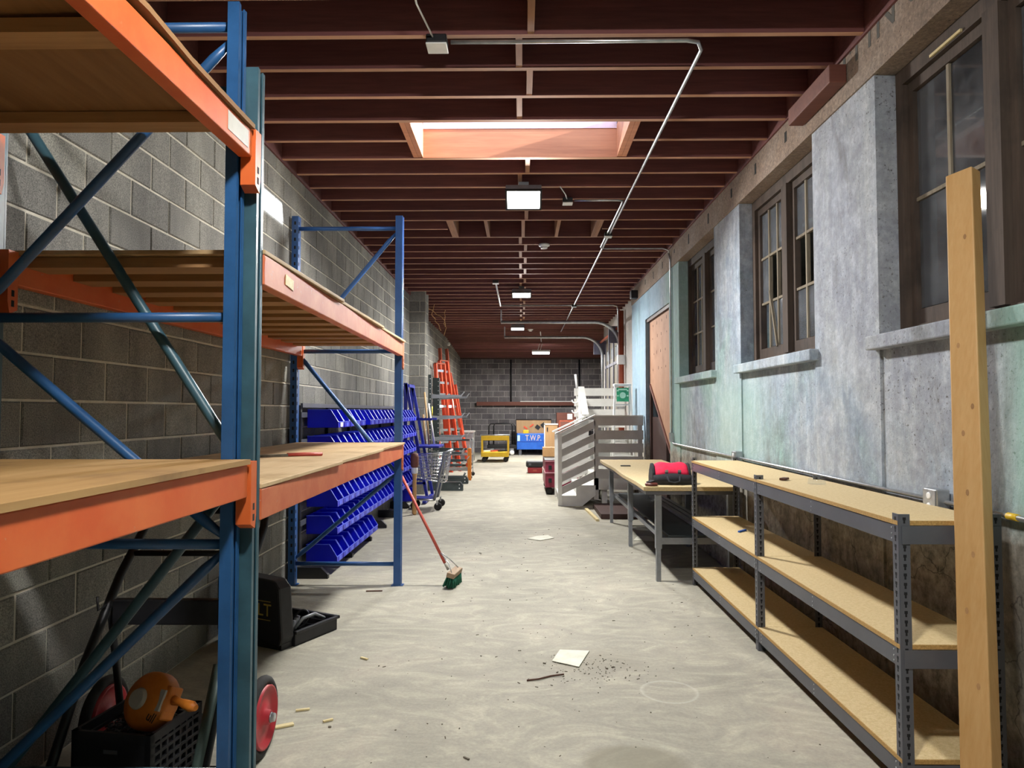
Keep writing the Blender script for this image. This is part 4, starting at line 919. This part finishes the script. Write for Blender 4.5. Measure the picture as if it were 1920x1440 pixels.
for k in range(3): MB().cyl(TM @ V(-.07 - k * .03, .04 + k * .05, .085), TM @ V(-.06 - k * .03, .06 + k * .05, .15), .02, .013, 8).build('fitting', 'ltsteel', tc)

# ------------------------------------------------------------------ broom
br = thing('push_broom', 'push broom with red handle and green bristles leaning on the rack post', 'broom', (-.62, 6.25, 0))
HMX = Matrix.Translation((-.628, 6.42, .0)) @ Matrix.Rotation(math.radians(80), 4, 'Z') @ Matrix.Rotation(math.radians(12), 4, 'X')
MB().box(-.14, .14, -.036, .036, .10, .145).xf(HMX).build('head_block', 'woodgrey', br, bevel=.006)
bs = MB()
for i in range(17):
    for j in range(4):
        x, y = -.13 + i * .0162, -.028 + j * .019; ex, ey = random.uniform(-.012, .012), random.uniform(-.014, .014) + (j - 1.5) * .008
        bs.tube([(x, y, .10), (x + ex, y + ey, .012 + random.uniform(0, .012))], .008, 5, rs=[.007, .0095])
bs.xf(HMX).build('bristles', 'bristle', br)
hb, htop = V(-.66, 6.43, .14), V(-1.10, 6.515, .97); d = (htop - hb)
MB().tube([hb, hb + d * .09], .013, 8).build('socket', 'tag_steel', br); MB().tube([hb + d * .07, htop], .0135, 10).build('handle', 'redpole', br)
for s in (-1, 1): MB().tube([HMX @ V(s * .11, 0, .145), (HMX @ V(s * .09, 0, .2)) * .5 + (hb + d * .12) * .5, hb + d * .2], .004, 5).build('brace_wire', 'galv', br)

# ------------------------------------------------------------------ things farther back on the left
# blue A-frame rack
ar = thing('lumber_rack', 'deep blue steel A-frame rack at the end of the bins', 'rack', (-1.8, 12.3, 0))
for y in (12.25, 12.95):
    MB().box(-2.04, -1.98, y, y + .06, 0, 2.05).build('upright', 'rackblue', ar); MB().bar((-2.0, y + .03, 2.03), (-1.62, y + .03, .02), .05, .06).build('slanted_leg', 'rackblue', ar)
    MB().box(-2.0, -1.66, y, y + .05, .3, .34).build('tie', 'rackblue', ar); MB().box(-1.98, -1.55, y, y + .05, 1.40, 1.44).build('arm', 'rackblue', ar)
MB().box(-2.0, -1.42, 12.2, 13.0, .93, .96).build('shelf', 'rackblue', ar); MB().box(-2.0, -1.95, 12.3, 12.95, 1.98, 2.03).build('top_tie', 'rackblue', ar)
MB().box(-1.66, -1.60, 11.9, 12.95, .02, .06).build('base_tie', 'rackblue', ar)
for k, (x, dx) in enumerate(((-1.74, .10), (-1.68, .12), (-1.79, .06))):
    tag(MB().tube([(x + dx, 12.6 + k * .1, .97), (x, 12.7 + k * .1, 1.9 - k * .2)], .018, 7).build('wooden_pole', 'tan' if k != 1 else 'white'), ('pale wooden pole standing on the blue rack shelf', 'white pole standing on the blue rack shelf', 'short wooden pole standing on the blue rack shelf')[k], 'pole')
wp = thing('wooden_mallet', 'big wooden mallet with pale collar standing by the last bins', 'mallet', (-1.66, 10.75, 0))
MB().lathe([(.02, 0), (.035, .02), (.03, .55), (.04, .62)], (-1.62, 10.75, 0), 'Z', 12).build('shaft', 'cartan', wp); MB().lathe([(.04, .62), (.05, .63), (.05, .70), (.045, .71)], (-1.62, 10.75, 0), 'Z', 14).build('collar', 'whitepl', wp); MB().lathe([(.045, .71), (.06, .74), (.065, .86), (.05, .92), (.01, .93)], (-1.62, 10.75, 0), 'Z', 14).build('head', 'brownpipe', wp)
# shopping cart
sc = thing('shopping_cart', 'chrome wire shopping cart before the dark cantilever rack', 'cart', (-1.5, 11.5, 0))
def P4(u, v, w):   # basket: u 0 front (wall side) .. 1 handle side, v -1..1 across, w 0..1 up
    wd = .17 + .06 * u + .03 * w; x = -1.715 + u * (.50 + .06 * w) - .03 * w * (1 - u); return V(x, 11.45 + v * wd, (.44 + .06 * (1 - u)) + w * (.42 - .06 * (1 - u) + .02 * u))
wi = MB()
for k in range(9):
    w = k / 8
    for v in (-1, 1): wi.tube([P4(0, v, w), P4(1, v, w)], .004 if k % 8 else .008, 5)
    wi.tube([P4(0, -1, w), P4(0, 1, w)], .004 if k % 8 else .008, 5); wi.tube([P4(1, -1, w), P4(1, 1, w)], .004 if k % 8 else .008, 5)
for k in range(15):
    u = k / 14
    for v in (-1, 1): wi.tube([P4(u, v, 0), P4(u, v, 1)], .003, 5)
    wi.tube([P4(u, -1, 0), P4(u, 1, 0)], .003, 5)
for k in range(9):
    v = -1 + k / 4
    for u in (0, 1): wi.tube([P4(u, v, 0), P4(u, v, 1)], .003, 5)
wi.build('wire_basket', 'chrome', sc)
for s in (-1, 1):
    y = 11.45 + s * .24
    MB().tube([(-1.14, y, .93), (-1.22, y, .90), (-1.34, y, .30), (-1.38, y, .16)], .022, 8).build('side_tube', 'ltsteel', sc)
    MB().tube([(-1.38, y, .16), (-1.74, y * .4 + 11.45 * .6, .16)], .016, 8).build('base_tube', 'chrome', sc)
    for x, yy in ((-1.33, y), (-1.72, 11.45 + s * .12)):
        f = MB().box(x - .012, x + .012, yy - .026, yy + .026, .09, .16).build('caster_fork', 'galv', sc); MB().lathe([(.03, -.016), (.062, -.012), (.062, .012), (.03, .016)], (x + .012, yy, .063), 'Y', 16).build('caster', 'rubber', f)
MB().tube([(-1.14, 11.2, .93), (-1.14, 11.7, .93)], .016, 8).build('handle', 'whitepl', sc)
MB().box(-1.72, -1.38, 11.3, 11.6, .17, .185).build('lower_tray', 'rackblue', sc)
# cantilever rack
cr2 = thing('cantilever_rack', 'dark grey two column cantilever rack with upturned arms', 'rack', (-1.6, 14.6, 0))
for y, in ((13.95,), (15.3,)):
    c = MB().box(-1.92, -1.78, y, y + .12, .16, 2.28).build('column', 'darkgreen', cr2)
    h = MB()
    for k in range(20): h.cyl((-1.80, y - .002, .3 + k * .1), (-1.80, y + .002, .3 + k * .1), .009, seg=6)
    h.build('bolt_hole', 'whitepl', c)
    MB().prism([(-1.95, 0), (-1.15, 0), (-1.15, .10), (-1.2, .17), (-1.95, .17)], 'Y', y, y + .12).build('base', 'darkgreen', cr2)
    for x in (-1.22,):
        for z in (.05, .12): MB().cyl((x, y - .004, z), (x, y, z), .013, seg=8).build('bolt', 'whitepl', cr2)
    for z in (1.86, 1.44, 1.02, .74, .50):
        a = MB().prism([(-1.78, z - .05), (-1.18, z - .02), (-1.18, z + .02), (-1.78, z + .03)], 'Y', y + .03, y + .09).build('arm', 'ltsteel' if z > 1 else 'darkgreen', cr2)
        MB().bar((-1.20, y + .06, z), (-1.13, y + .06, z + .085), .02, .02).build('arm_tip', 'galv', a)
MB().tube([(-1.9, 14.0, .25), (-1.15, 13.9, .26), (-1.10, 13.9, .36)], .022, 8).build('guard_tube', 'darkgreen', cr2)
for z in (.7, 1.9): MB().bar((-1.87, 14.05, z), (-1.87, 15.3, z), .04, .04).build('tie', 'darkgreen', cr2)
# orange ladders leaning on the far wall
LAD = [('tall dark orange ladder reaching nearest the ceiling on the far wall', 18.75, -2.24, -1.82, 3.22, .36), ('wide bright orange ladder on the left of the ladder group', 17.95, -2.24, -1.92, 2.75, .42), ('orange ladder with white rail edges in the middle of the ladder group', 18.35, -2.20, -1.72, 2.85, .38), ('slim orange ladder leaning at the right of the ladder group', 19.2, -2.2, -1.55, 2.6, .36), ('short orange ladder leaning just past the slim one', 19.7, -2.1, -1.6, 2.3, .34)]
for k, (lab, y, xt, xb, hgt, wd) in enumerate(LAD):
    t = thing('orange_ladder', lab, 'ladder', ((xt + xb) / 2, y, 0), 'orange ladders leaning on the far wall')
    cu, su = .62, .78
    for s in (-1, 1): MB().bar((xb + s * wd / 2 * cu, y + s * wd / 2 * su, .0), (xt + .16 + s * wd * .36 * cu, y + s * wd * .36 * su, hgt), .036, .09, (1, -.6, 0)).build('side_rail', 'orangel' if k else 'rust', t)
    for i in range(int(hgt / .3)):
        f = (i + .6) * .3 / hgt; x = xb + (xt + .16 - xb) * f; q = wd * (.5 - .14 * f); MB().bar((x - q * cu, y - q * su, hgt * f), (x + q * cu, y + q * su, hgt * f), .03, .06).build('rung', 'chrome', t)
    if k in (1, 2): MB().bar((xt + .16 - wd * .38 * cu, y - wd * .38 * su, hgt + .015), (xt + .16 + wd * .38 * cu, y + wd * .38 * su, hgt + .015), .09, .03).build('top_cap', 'rust', t)
rp = MB()
for k in range(6): rp.tube(arc((-2.225 + k * .014, 17.0 + k * .02, 1.35), .10 + k * .006, 0, 2 * PI, 16, (.25, .96, 0), (0, 0, 2.4))[:-1], .010, 5, True)
tag(rp.build('rope_coil', 'rope'), 'yellow rope coil hanging on the far block wall', 'rope')
# wire utility cart, orange level, grey cabinet
uc = thing('wire_cart', 'chrome wire shelf cart behind the cantilever rack', 'cart', (-1.5, 16.8, 0))
for x in (-1.95, -1.18):
    for y in (16.3, 17.2): MB().tube([(x, y, .06), (x, y, .92)], .014, 8).build('post', 'chrome', uc); MB().lathe([(.02, -.012), (.05, -.01), (.05, .01), (.02, .012)], (x, y, .05), 'Y', 12).build('caster', 'rubber', uc)
for z in (.2, .55, .88):
    w_ = MB()
    for k in range(12): w_.bar((-1.95, 16.3 + k * .082, z), (-1.18, 16.3 + k * .082, z), .008, .012)
    for x in (-1.95, -1.56, -1.18): w_.bar((x, 16.3, z - .01), (x, 17.2, z - .01), .012, .02)
    w_.build('wire_shelf', 'chrome' if z < .8 else 'darkgreen', uc)
tag(MB().box(-1.22, -1.14, 16.05, 16.16, .0, .72).build('orange_level', 'orangehoist', bevel=.006), 'orange spirit level standing against the wire cart', 'level')
gc = thing('grey_cabinet', 'pale grey wheeled cabinet before the yellow cart', 'cabinet', (-1.6, 20.4, 0))
MB().box(-2.2, -1.38, 20.1, 20.9, .12, .95).build('body', 'ltsteel', gc, bevel=.01); MB().box(-2.22, -1.36, 20.08, 20.92, .95, .99).build('top', 'greywood', gc)
for x in (-2.1, -1.46): MB().lathe([(.02, -.02), (.06, -.018), (.06, .018), (.02, .02)], (x, 20.2, .06), 'Y', 12).build('caster', 'rubber', gc)
MB().box(-1.85, -1.45, 20.09, 20.10, .3, .8).build('door', 'galv', gc)
tag(MB().box(-1.98, -1.72, 20.3, 20.6, .991, 1.05).build('black_saw', 'black', bevel=.02), 'low black machine on the pale grey cabinet', 'machine')
tag(MB().box(-1.80, -1.66, 20.15, 20.25, .991, 1.09).build('green_box', 'green', bevel=.01), 'small green box on the pale grey cabinet', 'box')
# yellow cart
yc = thing('yellow_cart', 'yellow steel platform cart with an upright frame', 'cart', (-.82, 22, 0))
MB().box(-1.24, -.40, 21.7, 22.9, .16, .30).build('deck', 'yellow', yc, bevel=.01)
for x in (-1.24, -.44): MB().box(x, x + .06, 21.75, 21.81, .30, .80).build('post', 'yellow', yc)
MB().box(-1.24, -.38, 21.74, 21.82, .66, .80).build('top_bar', 'yellow', yc, bevel=.01)
MB().tube([(-1.27, 21.78, .82), (-.36, 21.78, .82)], .02, 8).build('grab_rail', 'galv', yc)
for x in (-1.14, -.48):
    for y in (21.8, 22.75): MB().lathe([(.03, -.03), (.08, -.025), (.08, .025), (.03, .03)], (x, y, .08), 'Y', 16).build('wheel', 'rubber', yc)
for k, (x, c) in enumerate(((-1.08, 'card'), (-.85, 'redpole'), (-.62, 'black'))): tag(MB().bar((x - .1, 22.0, .325), (x + .16, 22.2, .325), .06, .04).build('cart_load', c), ('white offcut on the yellow cart', 'reddish offcut on the yellow cart', 'black tool on the yellow cart')[k], 'offcut')
# black cart
bc = thing('black_cart', 'black platform cart with tubular end frames by the back wall', 'cart', (-.68, 25.4, 0))
MB().box(-1.22, -.18, 25.1, 25.9, .24, .36).build('deck', 'blackst', bc, bevel=.01)
for x0, x1, y in ((-1.16, -.22, 25.15), (-1.02, -.34, 25.85)):
    MB().tube([(x0, y, .3), (x0, y, 1.02), (x0 + .06, y, 1.1), (x1 - .06, y, 1.1), (x1, y, 1.02), (x1, y, .3)], .025, 8).build('end_frame', 'blackst', bc)
for x in (-1.04, -.34):
    for y in (25.15, 25.8): f = MB().box(x - .06, x + .06, y - .04, y + .04, .13, .24).build('caster_fork', 'ltsteel', bc); MB().lathe([(.03, -.025), (.085, -.02), (.085, .02), (.03, .025)], (x, y - .05, .087), 'Y', 14).build('caster', 'white', f)
# blue job box with hand painted letters
jb = thing('job_box', 'blue job box with hand painted letters and open lid on casters', 'chest', (.42, 25.4, 0))
MB().box(-.17, 1.05, 25.1, 25.9, .2, .76).build('body', 'chestblue', jb, bevel=.012); MB().box(-.17, 1.05, 25.092, 25.10, .47, .48).build('seam', 'rackblue', jb)
MB().box(-.19, 1.07, 25.86, 25.92, .76, 1.24).build('lid', 'tan', jb); MB().tube([(-.2, 25.84, .76), (-.2, 25.84, 1.25), (1.08, 25.84, 1.25), (1.08, 25.84, .76)], .018, 8).build('lid_rim', 'blackst', jb)
for x in (-.05, .93): MB().box(x - .05, x + .05, 25.15, 25.25, .0, .2).build('caster', 'greyst', jb)
text('painted_letters', 'T.W.P.', .28, 'twp', jb, basis((1, 0, 0), (0, 0, 1), (.415, 25.09, .60)) @ Matrix.Diagonal((.72, 1, 1, 1)))
MB().box(-.15, -.06, 25.09, 25.1, .5, .70).build('sticker', 'mint', jb)
for k, (x, z, c) in enumerate(((.08, 1.0, 'orangel'), (.3, .98, 'orangel'), (.52, 1.02, 'black'), (.72, 1.0, 'black'))): MB().bar((x, 25.85, z), (x + .13, 25.85, z + (.1 if k % 2 else -.1)), .02, .14 if k > 1 else .05).build('hung_tool', c, jb)
tag(MB().box(.05, .25, 25.3, 25.45, .762, .88).build('yellow_case', 'yellow', bevel=.012), 'small yellow and black case on the blue job box', 'case')
# panels, cabinets and boxes at the back right
t = thing('tan_cabinet', 'tall tan hardboard cabinet door standing beside the blue job box', 'panel', (1.0, 24.7, 0)); MB().box(.80, 1.24, 24.6, 24.95, .0, 1.1).build('panel', 'tan', t); MB().box(.78, .81, 24.58, 24.97, 0, 1.14).box(.78, 1.26, 24.58, 24.62, 1.08, 1.13).build('edge', 'offwhite', t); MB().box(.87, .91, 24.58, 24.60, .85, .99).build('handle', 'blackst', t); 
t = thing('brown_cabinet', 'reddish brown cabinet standing at the back right', 'cabinet', (1.6, 24.5, 0)); MB().box(1.28, 2.0, 24.1, 24.6, 0, 1.24).build('body', 'rust', t, bevel=.006); MB().box(1.31, 1.62, 24.09, 24.1, .1, 1.2).box(1.66, 1.97, 24.09, 24.1, .1, 1.2).build('door', 'brownpipe', t)
t = thing('brown_crate', 'dark brown wooden box with a pale notice on top of the brown cabinet', 'box', (1.5, 25.2, 0)); MB().box(1.25, 2.1, 25.2, 25.8, 0, 1.50).build('body', 'brownpipe', t); MB().box(1.62, 1.80, 25.19, 25.2, 1.26, 1.46).build('notice', 'white', t)
# maroon tool chest
mc = thing('tool_chest', 'maroon steel tool chest on casters beside the white stair', 'chest', (.75, 13.95, 0))
MB().box(.44, 1.06, 13.28, 14.75, .14, .64).build('body', 'maroon', mc, bevel=.008); MB().box(.43, 1.07, 13.27, 14.76, .64, .66).build('lid', 'darkgreen', mc)
MB().box(.435, 1.06, 13.265, 13.28, .405, .425).box(.432, .45, 13.262, 14.75, .40, .42).box(.432, 1.06, 13.264, 13.28, .625, .645).build('worn_edge', 'pinkedge', mc)
for z in (.50, .26): MB().box(.50, .56, 13.26, 13.28, z - .03, z + .05).build('latch', 'blackst', mc)
for x in (.52, .98):
    for y in (13.36, 14.6): MB().lathe([(.03, -.02), (.07, -.018), (.07, .018), (.03, .02)], (x, y, .07), 'Y', 14).build('caster', 'rubber', mc)
t = thing('cardboard_box', 'brown cardboard box on the maroon tool chest', 'box', (.62, 14.3, .66)); MB().box(.42, .76, 14.05, 14.45, .662, .84).build('carton', 'cartan', t, bevel=.004); MB().box(.58, .60, 14.045, 14.455, .839, .842).build('tape', 'tan', t)
tag(MB().tube([(.74, 13.5, .665), (.74, 13.5, .80), (.80, 13.52, .86), (.95, 13.55, .86)], .018, 8).build('bent_pipe', 'blackst'), 'bent black pipe standing on the maroon tool chest', 'pipe')
t = thing('red_case', 'red plastic tool case on the floor under the black one', 'case', (.3, 18, 0)); MB().box(.15, .52, 17.85, 18.15, 0, .15).build('case', 'red', t, bevel=.03); MB().box(.28, .38, 17.84, 17.86, .05, .1).build('latch', 'redpole', t)
t = thing('black_case', 'black plastic tool case stacked on the red one', 'case', (.3, 18, .15)); MB().box(.11, .56, 17.82, 18.2, .152, .30).build('case', 'black', t, bevel=.04); MB().box(.18, .24, 17.815, 17.825, .2, .25).build('latch', 'greyst', t)
# back wall fittings
t = thing('wall_timber', 'long brown timber hung across the back block wall', 'timber', (.1, YB - .12, 1.78)); MB().box(-1.68, 1.98, YB - .14, YB - .004, 1.76, 1.90).build('timber', 'brownpipe', t); MB().box(-.05, 1.9, YB - .15, YB - .05, 1.90, 1.93).build('pale_strip', 'white', t)
for k, x in enumerate((-.40, 2.16)): tag(MB().tube([(x, YB - .04, 3.48), (x, YB - .04, 1.905 if k == 0 else .9)], .03, 8).build('black_pipe', 'blackst'), ('black vertical pipe rising from the hung timber', 'black vertical pipe on the back wall behind the stair rail')[k], 'pipe')

# ------------------------------------------------------------------ floor litter
def sheet(name, pts, label, cat='paper', mat='paper', z=.002):
    m = MB(); n = len(pts); m.v = [V(x, y, z + .004 * random.random()) for x, y in pts] + [V(x, y, z + .006) for x, y in pts]
    m.face(range(n)[::-1]); m.face(range(n, 2 * n))
    for i in range(n): m.face([i, (i + 1) % n, n + (i + 1) % n, n + i])
    return tag(m.build(name, mat), label, cat)
sheet('paper_sheet', [(.19, 4.50), (.35, 4.40), (.44, 4.69), (.25, 4.71)], 'crumpled paper sheet beside the swept dirt in the aisle')
sheet('paper_sheet', [(.07, 8.75), (.22, 8.62), (.40, 8.80), (.33, 8.98), (.20, 8.93)], 'white paper on the floor of the aisle level with the table')
sheet('paper_sheet', [(1.35, 8.65), (1.60, 8.6), (1.62, 8.9), (1.45, 8.95)], 'white paper on the floor under the work table')
tag(MB().tube([(.03, 4.18, .006), (.1, 4.20, .007), (.17, 4.25, .006), (.25, 4.27, .009)], .005, 6).build('twig', 'grime'), 'thin brown stick on the floor beside the paper sheet', 'stick')
for i, (x, y, a, l) in enumerate(((-1.22, 3.55, .5, .09), (-1.18, 3.75, .3, .07), (-1.0, 3.62, .6, .05), (-1.02, 4.55, -.6, .06), (-1.35, 6.2, .1, .14))):
    tag(MB().bar((x, y, .006), (x + l * math.cos(a), y + l * math.sin(a), .006), .03 if i == 0 else .014, .008).build('wood_sliver', 'chip' if i < 4 else 'grime'), ('wide pale sliver by the red wheel', 'pale sliver just behind the red wheel', 'thin pale sliver in the aisle near the red wheel', 'pale sliver on the floor by the tool case', 'dark brown scrap of board by the rack foot')[i], 'sliver')
db = MB()
for k in range(420):
    if k < 150: x, y = random.gauss(.45, .18), random.gauss(4.38, .12)
    else: x, y = random.uniform(-1.0, 1.5), random.uniform(2.8, 9.5)
    if x > 1.45 and y < 6.6: x -= .6
    s = random.uniform(.0012, .0036) * (1.9 if k % 23 == 0 else 1); a = random.uniform(0, PI); l = s * random.choice((1, 1, 1.5, 3))
    db.bar((x - l * math.cos(a), y - l * math.sin(a), s * .6), (x + l * math.cos(a), y + l * math.sin(a), s * .6), s * 1.4, s * 1.1)
o = tag(db.build('floor_debris', 'debris'), 'specks of dirt and chips scattered over the concrete aisle', 'debris'); o['kind'] = 'stuff'
